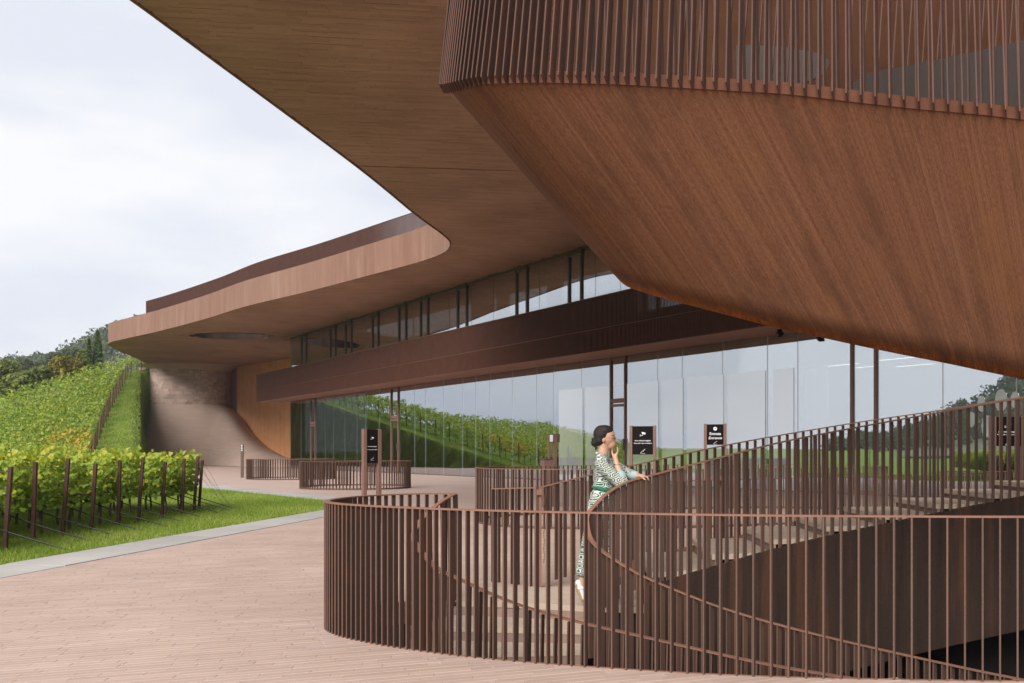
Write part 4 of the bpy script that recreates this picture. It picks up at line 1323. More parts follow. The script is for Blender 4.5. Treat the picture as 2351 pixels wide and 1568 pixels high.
m_ = MB(); m_.bx(-.2, .2, -.14, .14, 1.08, 1.14); link("top", m_.mesh("top"), M['brown_metal'], lc, W)
ip = thing("intercom_post", px_ground(556, 50.5), "slim dark post with pale buttons by the farthest railing loop", "post")
W = Matrix.Translation(px_ground(556, 50.5))
m_ = MB(); m_.bx(-.07, .07, -.06, .06, 0, 1.95); link("column", m_.mesh("column"), M['dark_metal'], ip, W)
for k in range(4):
    m_ = MB(); m_.bx(-.035, .035, -.075, -.06, 1.55 + k * .1, 1.60 + k * .1)
    link("button", m_.mesh("button"), M['white_print'], ip, W)

# security camera under the balcony
cp = P(1778, 760, 29.0)
sc_ = thing("security_camera", (cp.x, cp.y, ZB0), "black security camera hanging under the balcony near the steel parapet", "camera")
k_ = fac(1790, 1.2)
m_ = MB(); m_.tube([k_ + Vector((0, 0, ZB0)), k_ + Vector((0, 0, ZB0 - .12))], [.09, .09], 14)
link("mount", m_.mesh("mount"), M['black_panel'], sc_)
m_ = MB()
ang = [math.pi / 2 * i / 6 for i in range(7)]
m_.tube([k_ + Vector((0, 0, ZB0 - .12 - .17 * math.sin(a))) for a in ang], [max(.005, .15 * math.cos(a)) for a in ang], 16)
link("dome", m_.mesh("dome"), M['black_panel'], sc_, smooth=True)
m_ = MB(); m_.tube([k_ + FN * .12 + Vector((0, 0, ZB0 - .2)), k_ + FN * .2 + Vector((0, 0, ZB0 - .22))], [.055, .05], 12)
link("lens", m_.mesh("lens"), M['dark_metal'], sc_)

# small plates on the slope
def small_sign(x, y, d, w, h, mt, label, name="plate_sign"):
    p = P(x, y, d); g = hill(p.x, p.y)
    t = thing(name, (p.x, p.y, g - .03), label, "sign")
    m_ = MB(); m_.bx(p.x - w / 2, p.x + w / 2, p.y - .02, p.y, p.z - h / 2, p.z + h / 2); link("plate", m_.mesh(name), mt, t)
    m_ = MB(); m_.bx(p.x - .02, p.x + .02, p.y, p.y + .03, min(g, p.z - h / 2) - .3, p.z); link("stake", m_.mesh("stake"), M['dark_metal'], t)
M['pink_print'] = mat_mottled("pink_white_plate", (.62, .36, .36), .7, 3, .2, 0)
small_sign(326, 846, 103, .7, .3, M['pink_print'], "small pink and white plate high on the grass slope")
small_sign(254, 1039, 30, .17, .16, M['black_panel'], "little black plate on a stake behind the front vine rows")
# ------------------------------------------------------------------ foliage
LEAF7 = np.array([(0, -.55), (.45, -.62), (.85, -.05), (.62, .30), (.38, .42), (0, 1.0), (-.38, .42), (-.62, .30), (-.85, -.05), (-.45, -.62)], dtype=np.float32)
QUAD = np.array([(-.75, -.2), (0, -.9), (.75, .2), (0, .9)], dtype=np.float32)
def leaves(pos, nrm, size, shape, fold=.3):
    n_ = len(pos); k = len(shape)
    nrm = nrm / (np.linalg.norm(nrm, axis=1, keepdims=True) + 1e-9)
    ref = NR.normal(0, 1, (n_, 3))
    u = np.cross(nrm, ref); u /= (np.linalg.norm(u, axis=1, keepdims=True) + 1e-9)
    w = np.cross(nrm, u)
    V = pos[:, None, :] + size[:, None, None] * (shape[None, :, 0, None] * u[:, None, :] + shape[None, :, 1, None] * w[:, None, :]
                                                 - fold * np.abs(shape[None, :, 0, None]) * nrm[:, None, :])
    return V.reshape(-1, 3), np.arange(n_ * k).reshape(n_, k)

def vine_foliage(length, dense_len, dense, sparse, name):
    nd, ns = int(dense_len * dense), int(max(0, length - dense_len) * sparse)
    x = np.concatenate([-NR.uniform(-.12, dense_len, nd), -NR.uniform(dense_len, length, ns)])
    n_ = len(x)
    zt = 1.42 + .08 * np.sin(x * 2.1) + .05 * np.sin(x * 5.3 + 1)
    zb = .56 - .16 * np.abs(np.sin(x * 1.7 + .5)) + .06 * np.sin(x * 4.1)
    f = NR.beta(1.25, 1.05, n_)
    z = zb + (zt - zb) * f
    half = (.15 + .12 * np.sin(np.pi * np.clip((z - .5) / 1.05, 0, 1))) * (1 + .25 * np.sin(x * 3.3 + 1.2))
    side = NR.choice([-1, 1], n_) * NR.uniform(.45, 1.1, n_)
    y = side * half
    shoots = NR.random(n_) < .035
    z = np.where(shoots, zt + NR.uniform(0, .14, n_), z)
    pos = np.stack([x, y, z], 1)
    nrm = np.stack([NR.normal(0, .45, n_), np.sign(side) * NR.uniform(.2, 1.0, n_), NR.uniform(-.05, 1.0, n_)], 1)
    size = NR.uniform(.045, .088, n_) * np.where(np.arange(n_) < nd, 1.0, 1.6)
    V, F = leaves(pos, nrm, size, LEAF7)
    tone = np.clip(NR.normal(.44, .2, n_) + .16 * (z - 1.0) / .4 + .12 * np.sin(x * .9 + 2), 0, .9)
    odd = NR.random(n_) < .02
    tone = np.where(odd, NR.uniform(.92, 1.0, n_), tone)
    return np_mesh(name, V, F, tone)

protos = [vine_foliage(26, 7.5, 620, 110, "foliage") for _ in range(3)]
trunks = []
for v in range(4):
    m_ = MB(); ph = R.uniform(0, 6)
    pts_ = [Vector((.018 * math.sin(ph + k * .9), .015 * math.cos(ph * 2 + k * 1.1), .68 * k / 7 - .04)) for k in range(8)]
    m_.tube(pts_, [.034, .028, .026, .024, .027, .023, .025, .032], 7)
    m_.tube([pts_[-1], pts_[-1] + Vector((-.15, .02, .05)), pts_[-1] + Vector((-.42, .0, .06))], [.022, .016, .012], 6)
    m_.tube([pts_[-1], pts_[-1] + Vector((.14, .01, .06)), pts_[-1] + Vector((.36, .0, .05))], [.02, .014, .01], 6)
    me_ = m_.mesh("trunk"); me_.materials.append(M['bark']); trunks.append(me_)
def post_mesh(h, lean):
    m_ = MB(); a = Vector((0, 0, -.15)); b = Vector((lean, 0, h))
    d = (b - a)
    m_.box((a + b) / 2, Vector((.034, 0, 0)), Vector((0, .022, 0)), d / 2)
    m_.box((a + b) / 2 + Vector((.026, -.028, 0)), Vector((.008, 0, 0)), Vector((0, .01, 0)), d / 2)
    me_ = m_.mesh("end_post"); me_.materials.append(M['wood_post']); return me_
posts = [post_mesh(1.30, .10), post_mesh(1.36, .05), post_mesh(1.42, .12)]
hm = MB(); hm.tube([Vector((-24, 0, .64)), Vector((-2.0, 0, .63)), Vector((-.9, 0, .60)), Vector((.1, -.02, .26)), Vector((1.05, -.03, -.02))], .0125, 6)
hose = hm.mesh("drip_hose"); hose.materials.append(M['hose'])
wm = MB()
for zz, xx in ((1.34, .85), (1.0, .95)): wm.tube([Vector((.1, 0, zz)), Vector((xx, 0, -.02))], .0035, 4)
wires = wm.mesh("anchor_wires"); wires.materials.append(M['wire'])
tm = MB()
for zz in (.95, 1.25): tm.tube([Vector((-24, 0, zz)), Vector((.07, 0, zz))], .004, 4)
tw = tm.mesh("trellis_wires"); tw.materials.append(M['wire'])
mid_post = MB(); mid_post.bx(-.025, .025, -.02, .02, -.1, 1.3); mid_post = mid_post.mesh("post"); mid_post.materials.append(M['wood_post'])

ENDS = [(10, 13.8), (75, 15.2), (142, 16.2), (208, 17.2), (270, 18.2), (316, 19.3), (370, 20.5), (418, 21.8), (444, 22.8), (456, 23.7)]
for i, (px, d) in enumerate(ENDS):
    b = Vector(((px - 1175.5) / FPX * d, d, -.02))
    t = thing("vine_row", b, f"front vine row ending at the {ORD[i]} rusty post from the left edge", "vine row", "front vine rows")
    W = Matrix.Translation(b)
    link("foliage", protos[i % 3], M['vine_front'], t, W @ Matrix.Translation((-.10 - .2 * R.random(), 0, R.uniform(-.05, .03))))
    link("end_post", posts[i % 3], None, t, W)
    link("drip_hose", hose, None, t, W)
    link("trellis_wires", tw, None, t, W)
    if i >= 8: link("anchor_wires", wires, None, t, W)
    for k in range(9):
        link("trunk", trunks[(i + k) % 4], None, t, W @ Matrix.Translation((-.45 - .82 * k + R.uniform(-.08, .08), R.uniform(-.03, .03), 0)) @ Matrix.Rotation(R.choice((0, math.pi)), 4, 'Z'))
    for k in range(1, 4):
        link("post", mid_post, None, t, W @ Matrix.Translation((-5.2 * k, 0, 0)))
for i in range(12):
    d = 12.5 - 1.25 * i
    b = Vector((lawn_edge(d) - 1.75, d, -.02))
    t = thing("vine_row", b, f"vine row mirrored in the glass, {ORD[i]} towards the camera from the front rows", "vine row", "vine rows seen mirrored in the glass")
    W = Matrix.Translation(b)
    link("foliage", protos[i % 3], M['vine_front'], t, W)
    link("end_post", posts[i % 3], None, t, W)

# rows on the slope
rowi = 0
y = 57.5
while y < 104:
    xe_px = 195 + (y - 56) / 47 * 108 + 36 * smooth01(97, 103, y)
    xe = (xe_px - 1175.5) / FPX * y
    xl = -80.0 if y < 75 else max(-80, ((y - 75) / 30 * 345 - 1175.5 - 25) / FPX * y)
    ln = xe - xl
    if ln < 1.0: break
    n_ = int(ln * (95 if y < 80 else 80))
    x = NR.uniform(xl, xe, n_)
    if y < 75:
        vis = x > -.62 * y
        keep = vis | (NR.random(n_) < .5)
        x = x[keep]; n_ = len(x)
    top = 1.85 + .14 * np.sin(x * 1.3 + rowi) + .10 * np.sin(x * 3.7)
    z = .35 + (top - .35) * NR.beta(1.5, .9, n_)
    yy = NR.uniform(-1, 1, n_) * (.40 + .35 * np.sin(np.pi * np.clip((z - .2) / 1.9, 0, 1)))
    hh = np.array([hill(a, y) for a in x])
    pos = np.stack([x, y + yy, z + hh], 1)
    nrm = np.stack([NR.normal(0, .5, n_), -NR.uniform(-.3, 1, n_), NR.uniform(0, 1, n_)], 1)
    V, F = leaves(pos, nrm, NR.uniform(.08, .17, n_), QUAD)
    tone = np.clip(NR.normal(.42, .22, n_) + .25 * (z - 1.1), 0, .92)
    if rowi < 4:
        gold = (x > xe - 3.2) & (NR.random(n_) < .45)
        tone = np.where(gold, NR.uniform(.93, 1, n_), tone)
    t = thing("vine_row", (xe, y, hill(xe, y)), f"slope vine row, {ORD[rowi]} up the hillside from its foot", "vine row", "vine rows on the slope")
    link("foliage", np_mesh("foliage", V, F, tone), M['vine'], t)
    W = Matrix.Translation((xe + .15, y, hill(xe, y)))
    link("end_post", posts[rowi % 3], None, t, W @ Matrix.Scale(1.35, 4) )
    for k in range(3):
        xx = xe - 1.2 - 1.6 * k
        link("trunk", trunks[k], None, t, Matrix.Translation((xx, y, hill(xx, y))) @ Matrix.Scale(1.3, 4))
    rowi += 1
    y += 2.15

# trees
def crown(cx, cy, z0, z1, rx, ry, n_leaf, size, blobs, shape="round", tone0=.45):
    P_, N_, T_ = [], [], []
    bl = []
    for _ in range(blobs):
        if shape == "round":
            a, e = R.uniform(0, 2 * math.pi), R.uniform(-.75, 1)
            rr = R.uniform(.35, .85)
            c = np.array([cx + rx * rr * math.cos(a) * math.sqrt(max(0, 1 - e * e * .7)), cy + ry * rr * math.sin(a) * math.sqrt(max(0, 1 - e * e * .7)), (z0 + z1) / 2 + (z1 - z0) / 2 * e * .78])
            r_ = np.array([rx * R.uniform(.26, .46), ry * R.uniform(.26, .46), (z1 - z0) / 2 * R.uniform(.2, .38)])
        else:
            h = R.random() ** .8
            wf = (1 - h) ** .55 * (.45 + .55 * min(1, h * 5))
            a = R.uniform(0, 2 * math.pi)
            c = np.array([cx + rx * .6 * wf * math.cos(a), cy + ry * .6 * wf * math.sin(a), z0 + (z1 - z0) * h * .97])
            r_ = np.array([rx * .5 * (wf + .12), ry * .5 * (wf + .12), (z1 - z0) * .09])
        bl.append((c, r_, R.uniform(-.15, .15)))
    per_ = n_leaf // blobs
    for c, r_, dt in bl:
        d = NR.normal(0, 1, (per_, 3)); d /= np.linalg.norm(d, axis=1, keepdims=True)
        rad = NR.uniform(.62, 1.12, (per_, 1))
        P_.append(c + d * rad * r_)
        N_.append(d + NR.normal(0, .55, (per_, 3)) + np.array([0, 0, .3]))
        T_.append(np.clip(NR.normal(tone0 + dt, .2, per_), 0, 1))
    pos, nrm, tone = np.concatenate(P_), np.concatenate(N_), np.concatenate(T_)
    V, F = leaves(pos, nrm, NR.uniform(.6, 1.25, len(pos)) * size, QUAD)
    return V, F, tone
def tree(x0, x1, ytop, ybot, d, mt, label, shape="round", n_leaf=2600, leaf=.2, blobs=22, name="tree", cat="tree", group="trees beyond the slope vines", tone=.45):
    cx = ((x0 + x1) / 2 - 1175.5) / FPX * d
    rx = (x1 - x0) / 2 / FPX * d
    zt, zb = P(0, ytop, d).z, P(0, ybot, d).z
    g = hill(cx, d)
    zb = max(zb, g + .2)
    t = thing(name, (cx, d, g), label, cat, group)
    V, F, tn = crown(cx, d, zb, zt, rx, rx, n_leaf, leaf, blobs, shape, tone)
    link("crown", np_mesh("crown", V, F, tn), mt, t)
    m_ = MB(); h = zt - g
    m_.tube([Vector((cx, d, g - .3)), Vector((cx + .1, d, g + h * .25)), Vector((cx - .05, d, g + h * .5)), Vector((cx, d, g + h * .85))], [.05 * rx + .08, .04 * rx + .07, .03 * rx + .05, .02], 8)
    if shape == "round":
        for k in range(5):
            a = k * 1.3
            m_.tube([Vector((cx, d, g + h * (.3 + .07 * k))), Vector((cx + rx * .35 * math.cos(a), d + rx * .35 * math.sin(a), g + h * (.5 + .06 * k))), Vector((cx + rx * .6 * math.cos(a), d + rx * .6 * math.sin(a), g + h * (.62 + .06 * k)))], [.07, .05, .02], 6)
    link("trunk", m_.mesh("trunk"), M['bark'], t)
tree(-25, 55, 826, 930, 95, M['tree_leaf'], "leafy grey-green tree at the left edge behind the slope vines", n_leaf=5200, blobs=34, tone=.55)
tree(28, 88, 852, 915, 90, M['tree_leaf'], "low rounded bush just above the slope vines near the left edge", n_leaf=3600, blobs=26, tone=.6)
tree(64, 116, 838, 900, 96, M['tree_leaf'], "mid-green bushy tree between the low bush and the golden tree", n_leaf=3600, blobs=26, tone=.45)
tree(113, 158, 817, 890, 97, M['tree_gold'], "broad golden-green tree behind the slope vines", n_leaf=4200, blobs=30, tone=.55)
tree(148, 186, 819, 885, 98, M['tree_gold'], "narrower golden tree leaning against the broad one", n_leaf=3200, blobs=24, tone=.6)
tree(176, 204, 803, 870, 102, M['tree_leaf'], "light airy tree immediately left of the cypresses", n_leaf=2400, blobs=20, tone=.75)
tree(15, 58, 823, 862, 190, M['far_leaf'], "hazy round-topped tree on the skyline near the left edge", n_leaf=2600, leaf=.34, blobs=22, tone=.5)
tree(52, 78, 827, 862, 195, M['far_leaf'], "smaller hazy tree on the skyline beside the round-topped one", n_leaf=1700, leaf=.34, blobs=16, tone=.45)
tree(80, 109, 829, 862, 198, M['far_leaf'], "hazy low tree on the skyline left of the golden tree", n_leaf=1700, leaf=.34, blobs=16, tone=.45)
tree(109, 146, 808, 845, 180, M['far_leaf'], "dark round tree on the skyline above the golden tree", n_leaf=2400, leaf=.32, blobs=20, tone=.65)
tree(140, 182, 799, 835, 185, M['far_leaf'], "wide domed tree on the skyline right of the dark round one", n_leaf=2400, leaf=.32, blobs=20, tone=.75)
tree(197, 212, 781, 868, 99, M['cypress'], "shorter slim cypress, left of the pair", "cypress", 3200, .16, 60, "cypress_tree", "cypress", "pair of cypresses")
tree(211, 238, 763, 868, 100, M['cypress'], "taller broad cypress, right of the pair", "cypress", 5600, .17, 90, "cypress_tree", "cypress", "pair of cypresses")

# far hills
def interp(tab, x):
    if x <= tab[0][0]: return tab[0][1]
    for (a, b), (c, d) in zip(tab, tab[1:]):
        if x <= c: return b + (d - b) * (x - a) / (c - a)
    return tab[-1][1]
prof = [(-400, 870), (0, 850), (110, 842), (150, 826), (200, 806), (230, 788), (256, 772), (345, 748), (500, 765), (700, 800)]
def hill_far(px, d):
    t = min(1.0, max(0.0, (d - 215) / 135))
    zr = EYE + (1036 - interp(prof, px)) / FPX * 350
    return 2.0 + (zr - 2.0) * (t ** .85) - max(0, d - 350) * .15
mb = MB(); gx = list(range(-400, 701, 25)); gy = list(range(215, 431, 12))
mb.add([((px - 1175.5) / FPX * d, d, hill_far(px, d)) for d in gy for px in gx], [(j * len(gx) + i, j * len(gx) + i + 1, (j + 1) * len(gx) + i + 1, (j + 1) * len(gx) + i) for j in range(len(gy) - 1) for i in range(len(gx) - 1)])
M['far_ground'] = mat_mottled("far_hill_ground", (.15, .16, .085), .95, .05, .3, .1, fine=.4)
o = link("far_hill", mb.mesh("far_hill"), M['far_ground'], smooth=True); tag(o, "hazy far hill rising behind the cypresses", "hill", kind="structure")
def grove(n_, pick, leaf, rad, per_, mt, name, label):
    P_, N_, T_ = [], [], []
    for _ in range(n_):
        x, y_, z_ = pick(); r_ = R.uniform(*rad)
        d = NR.normal(0, 1, (per_, 3)); d /= np.linalg.norm(d, axis=1, keepdims=True)
        P_.append(np.array([x, y_, z_ + r_ * .7]) + d * r_ * NR.uniform(.6, 1.1, (per_, 1)) * np.array([1, 1, 1.0]))
        N_.append(d + NR.normal(0, .4, (per_, 3))); T_.append(np.clip(NR.normal(R.uniform(.2, .8), .15, per_), 0, 1))
    pos = np.concatenate(P_); V, F = leaves(pos, np.concatenate(N_), NR.uniform(.7, 1.2, len(pos)) * leaf, QUAD)
    o_ = link(name, np_mesh(name, V, F, np.concatenate(T_)), mt); tag(o_, label, "wood", kind="stuff")
def pick_wood():
    while True:
        px, d = R.uniform(-120, 420), R.uniform(295, 375)
        return ((px - 1175.5) / FPX * d, d, hill_far(px, d))
def pick_olive():
    px, d = R.uniform(150, 420), R.uniform(225, 296)
    return ((px - 1175.5) / FPX * d, d, hill_far(px, d))
grove(520, pick_wood, .8, (2.4, 4.4), 70, M['far_leaf'], "hill_wood", "dark wood covering the top of the far hill")
grove(420, pick_olive, .5, (1.2, 2.2), 55, M['olive'], "olive_grove", "silvery olive grove on the lower far hill")
# hill to the left, outside the frame, mirrored in the glass
prof2 = [(-260, 52), (-160, 50), (-100, 46), (-60, 41), (-30, 32), (-10, 22), (6, 12), (22, 6), (45, 3)]
def hill_l(x, y_):
    t = min(1.0, max(0.0, (-x - 190) / 120))
    return (interp(prof2, y_)) * t ** .9
mb = MB(); gx = list(range(-420, -189, 15)); gy = list(range(-260, 46, 15))
mb.add([(x, y_, hill_l(x, y_)) for y_ in gy for x in gx], [(j * len(gx) + i, j * len(gx) + i + 1, (j + 1) * len(gx) + i + 1, (j + 1) * len(gx) + i) for j in range(len(gy) - 1) for i in range(len(gx) - 1)])
o = link("wooded_hill", mb.mesh("wooded_hill"), M['far_ground'], smooth=True); tag(o, "dark wooded hill mirrored in the right-hand glass", "hill", kind="structure")
def pick_l():
    x, y_ = R.uniform(-330, -215), R.uniform(-150, 40)
    return (x, y_, hill_l(x, y_))
grove(900, pick_l, .6, (1.4, 2.9), 42, M['far_leaf'], "hill_wood", "dark wood on the hill mirrored in the glass")
# ------------------------------------------------------------------ woman leaning on the rail
DW = 8.62
def Q(x, y, dd=0.0):
    p = P(x, y, DW)
    return Vector((p.x, DW + dd, p.z))
def capsule(mb, p0, r0, p1, r1, n_=14):
    p0, p1 = Vector(p0), Vector(p1)
    ax = (p1 - p0); L = ax.length; ax = ax.normalized() if L > 1e-6 else Vector((0, 0, 1))
    prof_ = []
    for k in range(5):
        a = math.pi / 2 * (1 - k / 4); prof_.append((-r0 * math.sin(a), max(.0006, r0 * math.cos(a))))
    for k in range(5):
        a = math.pi / 2 * k / 4; prof_.append((L + r1 * math.sin(a), max(.0006, r1 * math.cos(a))))
    mb.tube([p0 + ax * s for s, _ in prof_], [r for _, r in prof_], n_)
def blob(mb, c, rad, tilt=0.0, n_=16):
    ve, fa = [], []
    rot = Matrix.Rotation(tilt, 3, 'Y')
    for i in range(n_ // 2 + 1):
        th = math.pi * i / (n_ // 2)
        for k in range(n_):
            a = 2 * math.pi * k / n_
            s = max(.004, math.sin(th))
            ve.append(Vector(c) + rot @ Vector((rad[0] * s * math.cos(a), rad[1] * s * math.sin(a), rad[2] * math.cos(th))))
    for i in range(n_ // 2):
        for k in range(n_):
            fa.append((i * n_ + k, (i + 1) * n_ + k, (i + 1) * n_ + (k + 1) % n_, i * n_ + (k + 1) % n_))
    fa.append(tuple(range(n_))); fa.append(tuple(reversed(range((n_ // 2) * n_, (n_ // 2 + 1) * n_))))
    mb.add(ve, fa)
def fuse(mb, voxel, name, smooth=6):
    """one continuous surface from overlapping volumes"""
    me_ = mb.mesh("tmp_" + name)
    bm = bmesh.new(); bm.from_mesh(me_); bmesh.ops.recalc_face_normals(bm, faces=bm.faces[:]); bm.to_mesh(me_); bm.free()
    ob = bpy.data.objects.new("tmp_" + name, me_); COL.objects.link(ob)
    md = ob.modifiers.new("r", 'REMESH'); md.mode = 'VOXEL'; md.voxel_size = voxel
    sm = ob.modifiers.new("s", 'SMOOTH'); sm.factor = .5; sm.iterations = smooth
    dg = bpy.context.evaluated_depsgraph_get(); dg.update()
    out = bpy.data.meshes.new_from_object(ob.evaluated_get(dg)); out.name = name
    bpy.data.objects.remove(ob)
    return out

def mat_print():
    q = N("green_white_print")
    tc = q.n("TexCoord"); sp = q.n("SeparateXYZ"); q.l(tc.outputs['Object'], sp.inputs[0])
    S = 18.5
    x = q.math('MULTIPLY', q.math('ADD', sp.outputs['X'], q.math('MULTIPLY', sp.outputs['Y'], .8)), S)
    nz = q.noise(tc.outputs['Object'], 4.0, 2)
    x = q.math('ADD', x, q.math('MULTIPLY', nz, .8))
    z = q.math('ADD', q.math('MULTIPLY', sp.outputs['Z'], S), q.math('MULTIPLY', nz, .5))
    def cell(off):
        a = q.math('SUBTRACT', q.math('FLOORED_MODULO', q.math('SUBTRACT', x, .5 * off), 1.0), .5)
        b = q.math('SUBTRACT', q.math('FLOORED_MODULO', q.math('SUBTRACT', z, .866 * off), 1.732), .866)
        return q.math('ABSOLUTE', a), q.math('ABSOLUTE', b)
    def hexd(a, b): return q.math('MAXIMUM', a, q.math('ADD', q.math('MULTIPLY', a, .5), q.math('MULTIPLY', b, .866)))
    d = q.math('MINIMUM', hexd(*cell(0)), hexd(*cell(1)))
    s = q.math('GREATER_THAN', q.math('FRACT', q.math('MULTIPLY', d, 3.6)), .55)
    col = q.mix(s, (.014, .10, .066), (.60, .55, .51))
    fold = q.noise(q.coord("Object", (26, 26, 12), (0, .5, 0)), 1.0, 3)
    return q.done(q.bsdf(col, .85, q.bump(fold, 1.0, .03), spec=.1))
M['print'] = mat_print()
q = N("striped_cuff"); v_ = q.coord("Object", (1, 1, 1)); wv = q.n("TexWave"); wv.inputs['Scale'].default_value = 28; q.l(v_, wv.inputs['Vector'])
M['cuff'] = q.done(q.bsdf(q.ramp(wv.outputs['Fac'], [(.4, (.16, .26, .27)), (.6, (.44, .50, .52))]), .8))
q = N("skin"); nz = q.noise(q.coord("Object"), 40, 3)
sk = q.bsdf(q.ramp(nz, [(.3, (.46, .255, .165)), (.7, (.56, .33, .225))]), .5, spec=.35)
M['skin'] = q.done(sk)
q = N("dark_hair"); nz = q.noise(q.coord("Object", (60, 60, 200)), 1.0, 3)
M['hair'] = q.done(q.bsdf(q.ramp(nz, [(.3, (.006, .005, .005)), (.7, (.026, .018, .015))]), .5, q.bump(nz, .9, .008), spec=.35))
M['shoe'] = mat_mottled("white_canvas_shoe", (.70, .69, .69), .8, 9, .05, .1)
M['sole'] = mat_mottled("jute_sole", (.36, .25, .14), .9, 30, .25, .4)
M['belt'] = mat_mottled("green_belt", (.02, .14, .07), .7, 20, .2, .2)
M['lip'] = mat_mottled("lips", (.36, .10, .085), .45, 20, .1, 0)
M['dark_eye'] = mat_mottled("lashes", (.015, .010, .009), .4, 20, .1, 0)

person = thing("person", Q(1375, 1389, 0), "woman in green and white patterned shirt and trousers leaning on the rail, hand to mouth", "person")
# body: head, neck, arms, hands, legs in one surface
mb = MB()
blob(mb, Q(1393, 1003), (.086, .073, .106))
blob(mb, Q(1402, 1019), (.052, .050, .056))
blob(mb, Q(1406, 1030), (.024, .024, .018))
capsule(mb, Q(1411, 1003), .009, Q(1416.5, 1012.5), .0105)
blob(mb, Q(1412, 1021), (.012, .02, .009)); blob(mb, Q(1411, 1025), (.012, .019, .008))
blob(mb, Q(1384, 1011, -.073), (.016, .008, .024)); blob(mb, Q(1384, 1011, .073), (.016, .008, .024))
capsule(mb, Q(1387, 1022), .048, Q(1383, 1060), .055)
blob(mb, Q(1390, 1085), (.09, .14, .13)); blob(mb, Q(1388, 1115), (.09, .13, .10)); blob(mb, Q(1383, 1143), (.10, .15, .10))
sh, el, wr = Q(1379, 1069, -.16), Q(1424, 1110, -.25), Q(1411, 1064, -.165)
capsule(mb, sh, .05, el, .043); capsule(mb, el, .042, wr, .026)
def hand(mb, wrist, palm_c, palm_r, tilt, fingers, thumb):
    capsule(mb, wrist, .026, palm_c, .024)
    blob(mb, palm_c, palm_r, tilt)
    for ch in fingers:
        for a, b in zip(ch, ch[1:]): capsule(mb, a, .0088, b, .0078, 8)
    for a, b in zip(thumb, thumb[1:]): capsule(mb, a, .0105, b, .0088, 8)
hand(mb, wr, Q(1409.5, 1050, -.125), (.024, .036, .042), .1,
     [[Q(1411.5, 1044, -.15), Q(1414.5, 1037, -.13), Q(1415, 1030, -.095)], [Q(1412, 1042, -.13), Q(1416.5, 1035, -.105), Q(1415.5, 1027, -.07)],
      [Q(1412.5, 1042, -.105), Q(1417.5, 1036, -.085), Q(1416, 1029, -.05)], [Q(1412, 1045, -.085), Q(1417, 1040, -.065), Q(1416, 1034, -.04)]],
     [Q(1405, 1051, -.14), Q(1402.5, 1042, -.125), Q(1402.5, 1034, -.10)])
sh2, el2, wr2 = Q(1405, 1066, .13), Q(1438, 1088, -.02), Q(1455, 1091, -.25)
capsule(mb, sh2, .048, el2, .042); capsule(mb, el2, .041, wr2, .026)
hand(mb, wr2, Q(1463, 1092, -.30), (.040, .030, .017), .25,
     [[Q(1469, 1091.5, -.33), Q(1474, 1093, -.345), Q(1476, 1099, -.345)], [Q(1470, 1091.5, -.31), Q(1476, 1094, -.325), Q(1478, 1101, -.325)],
      [Q(1470, 1092.5, -.29), Q(1475.5, 1096, -.30), Q(1476.5, 1103, -.30)], [Q(1468.5, 1094, -.275), Q(1473, 1098, -.28), Q(1473.5, 1104, -.285)]],
     [Q(1461, 1092, -.335), Q(1465, 1096, -.355), Q(1469, 1099, -.36)])
for (hp, kn, an, foot) in (((1376, 1150, -.08), (1353, 1240, -.07), (1335.5, 1322, -.06), (1337, 1362, -.06)), ((1392, 1150, .07), (1399, 1250, .05), (1391, 1360, .04), (1402, 1379, .04))):
    capsule(mb, Q(*hp), .085, Q(*kn), .055); capsule(mb, Q(*kn), .053, Q(*an), .034); capsule(mb, Q(*an), .033, Q(*foot), .026)
body = link("body", fuse(mb, .0062, "body", 4), M['skin'], person, smooth=True)
# shirt
mb = MB()
capsule(mb, Q(1380, 1060, -.125), .066, Q(1391, 1059, .125), .064); capsule(mb, Q(1381, 1052, -.02), .062, Q(1384, 1060, .0), .09)
blob(mb, Q(1391, 1087), (.118, .165, .135)); blob(mb, Q(1391, 1108), (.122, .16, .085)); blob(mb, Q(1389, 1117), (.128, .162, .05))
capsule(mb, Q(1378, 1069, -.17), .066, Q(1421, 1109, -.25), .064); capsule(mb, Q(1423, 1110, -.25), .064, Q(1418.5, 1092, -.215), .056)
capsule(mb, Q(1405, 1065, .13), .066, Q(1438, 1088, -.02), .062); capsule(mb, Q(1438, 1088, -.02), .062, Q(1448, 1090, -.18), .050)
shirt = link("shirt", fuse(mb, .009, "shirt", 3), M['print'], person, smooth=True)
mb = MB()
for a, b, c in ((Q(1371, 1041, -.02), Q(1380, 1050, -.07), Q(1398, 1064, -.05)), (Q(1372, 1041, .02), Q(1390, 1049, .065), Q(1401, 1063, .01))):
    capsule(mb, a, .020, b, .018, 8); capsule(mb, b, .018, c, .008, 8)
link("collar", fuse(mb, .006, "collar", 2), M['print'], shirt, smooth=True)
for a, ra, b, rb in ((Q(1419, 1096, -.225), .060, Q(1418, 1091, -.214), .058), (Q(1447, 1091, -.175), .050, Q(1451, 1090.5, -.215), .047)):
    mb = MB(); capsule(mb, a, ra, b, rb)
    link("cuff", fuse(mb, .007, "cuff", 2), M['cuff'], shirt, smooth=True)
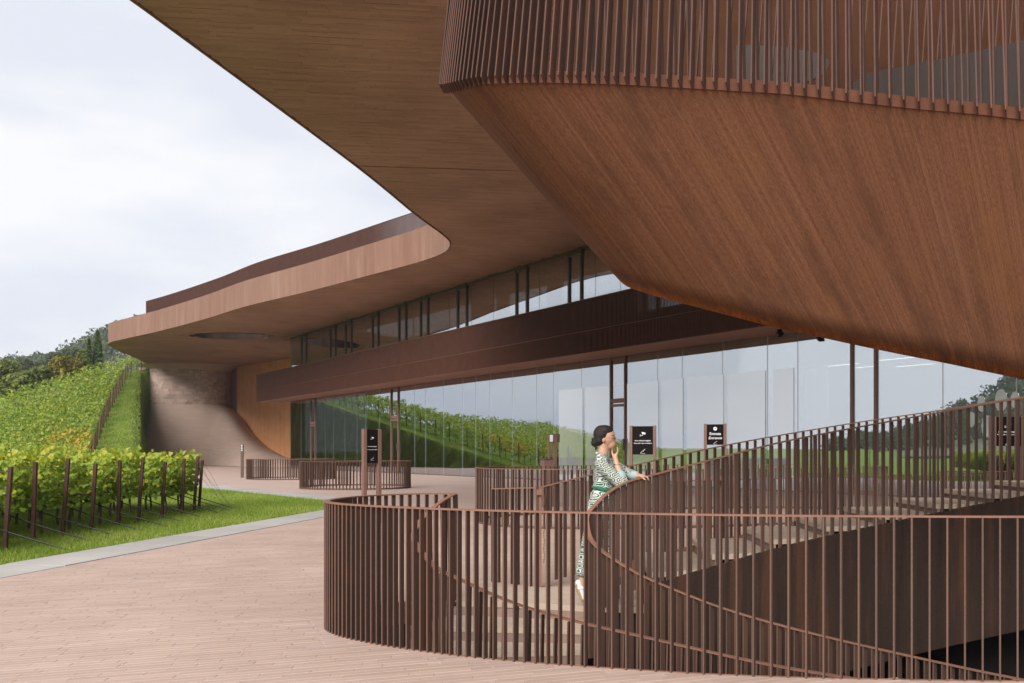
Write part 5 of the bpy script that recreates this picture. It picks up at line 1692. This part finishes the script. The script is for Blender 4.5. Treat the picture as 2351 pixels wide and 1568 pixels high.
# trousers
mb = MB()
blob(mb, Q(1383, 1141), (.128, .172, .105)); blob(mb, Q(1379, 1158), (.130, .170, .10))
for ch in (((1374, 1155, -.085, .108), (1354, 1235, -.075, .082), (1343, 1285, -.065, .072), (1337, 1310, -.06, .068)), ((1390, 1155, .075, .108), (1399, 1245, .05, .085), (1393, 1320, .045, .075), (1391, 1350, .04, .072))):
    for a, b in zip(ch, ch[1:]): capsule(mb, Q(*a[:3]), a[3], Q(*b[:3]), b[3])
link("trousers", fuse(mb, .009, "trousers", 3), M['print'], person, smooth=True)
mb = MB(); mb.tube([Q(1386, 1126), Q(1387, 1122), Q(1387.5, 1119)], [.125, .127, .125], 24)
bm_ = mb
ve = []
for v in mb.v:
    c = Q(1387, 1122); ve.append((v[0], c.y + (v[1] - c.y) * 1.28, v[2]))
mb.v = ve
link("belt", mb.mesh("belt"), M['belt'], person, smooth=False)
# hair with a low bun
mb = MB()
blob(mb, Q(1381.5, 997), (.086, .081, .092)); blob(mb, Q(1389.5, 989), (.083, .077, .058), .12)
blob(mb, Q(1377, 1008), (.060, .070, .07)); capsule(mb, Q(1374, 1012), .04, Q(1368, 1016), .026)
for x, y_, r_, dd in ((1365, 1015, .030, -.01), (1361, 1009, .018, -.02), (1366, 1022, .022, .0), (1369, 1028, .015, -.01), (1362, 1020, .02, .02), (1369, 1007, .017, -.02), (1367, 1033, .009, -.005), (1358, 1016, .011, -.01)):
    blob(mb, Q(x, y_, dd), (r_, r_, r_ * 1.1), 0, 10)
link("hair", fuse(mb, .006, "hair", 2), M['hair'], person, smooth=True)
mb = MB(); blob(mb, Q(1405.5, 1006.5, -.052), (.012, .006, .004), .1, 10); blob(mb, Q(1405, 1000, -.055), (.018, .006, .0035), -.15, 10)
blob(mb, Q(1411.5, 1006.5, -.030), (.006, .008, .004), 0, 10)
link("lashes", mb.mesh("lashes"), M['dark_eye'], body, smooth=True)
mb = MB(); blob(mb, Q(1413.5, 1021.3, -.004), (.009, .017, .0055), 0, 10); blob(mb, Q(1412.6, 1024.3, -.004), (.009, .016, .0055), 0, 10)
link("lips", mb.mesh("lips"), M['lip'], body, smooth=True)
# shoes
for h, tt_, up in (((1327, 1336, -.06), (1341, 1371, -.06), (-5, 3)), ((1384, 1382, .04), (1414, 1383, .04), (0, 4.5))):
    mb = MB(); capsule(mb, Q(*h), .032, Q(*tt_), .030); blob(mb, Q((h[0] * .6 + tt_[0] * .4), (h[1] * .6 + tt_[1] * .4) - 3, h[2]), (.05, .036, .03))
    s_ = link("shoe", fuse(mb, .006, "shoe", 2), M['shoe'], person, smooth=True)
    mb = MB(); capsule(mb, Q(h[0] + up[0], h[1] + up[1], h[2]), .024, Q(tt_[0] + up[0] * .8, tt_[1] + up[1], tt_[2]), .023)
    link("sole", fuse(mb, .006, "sole", 1), M['sole'], s_, smooth=True)
mb = MB(); mb.tube([Q(1412, 1066, -.165) + Vector((.03 * math.cos(a), .03 * math.sin(a), 0)) for a in [2 * math.pi * k / 14 for k in range(15)]], .0035, 6, False)
link("bracelet", mb.mesh("bracelet"), M['dark_eye'], person)
mb = MB(); mb.tube([Q(1384.5, 1021.5, -.077) + Vector((.009 * math.cos(a), 0, .010 * math.sin(a))) for a in [2 * math.pi * k / 12 for k in range(13)]], .0022, 6, False)
q = N("gold"); M['gold'] = q.done(q.bsdf((.7, .45, .15), .3, metal=1.0))
link("earring", mb.mesh("earring"), M['gold'], person)

# ------------------------------------------------------------------ air
mb = MB(); mb.bx(-600, 600, -400, 620, -6.0, 75.0)
q = N("thin_haze"); pv_ = q.n("VolumePrincipled")
pv_.inputs['Color'].default_value = (0.86, 0.91, 1.0, 1)
pv_.inputs['Density'].default_value = 0.0003
pv_.inputs['Anisotropy'].default_value = 0.2
q.l(pv_.outputs[0], q.out.inputs['Volume'])
o = link("haze", mb.mesh("haze"), q.m)
tag(o, "thin pale haze filling the valley air", "haze", kind="stuff")
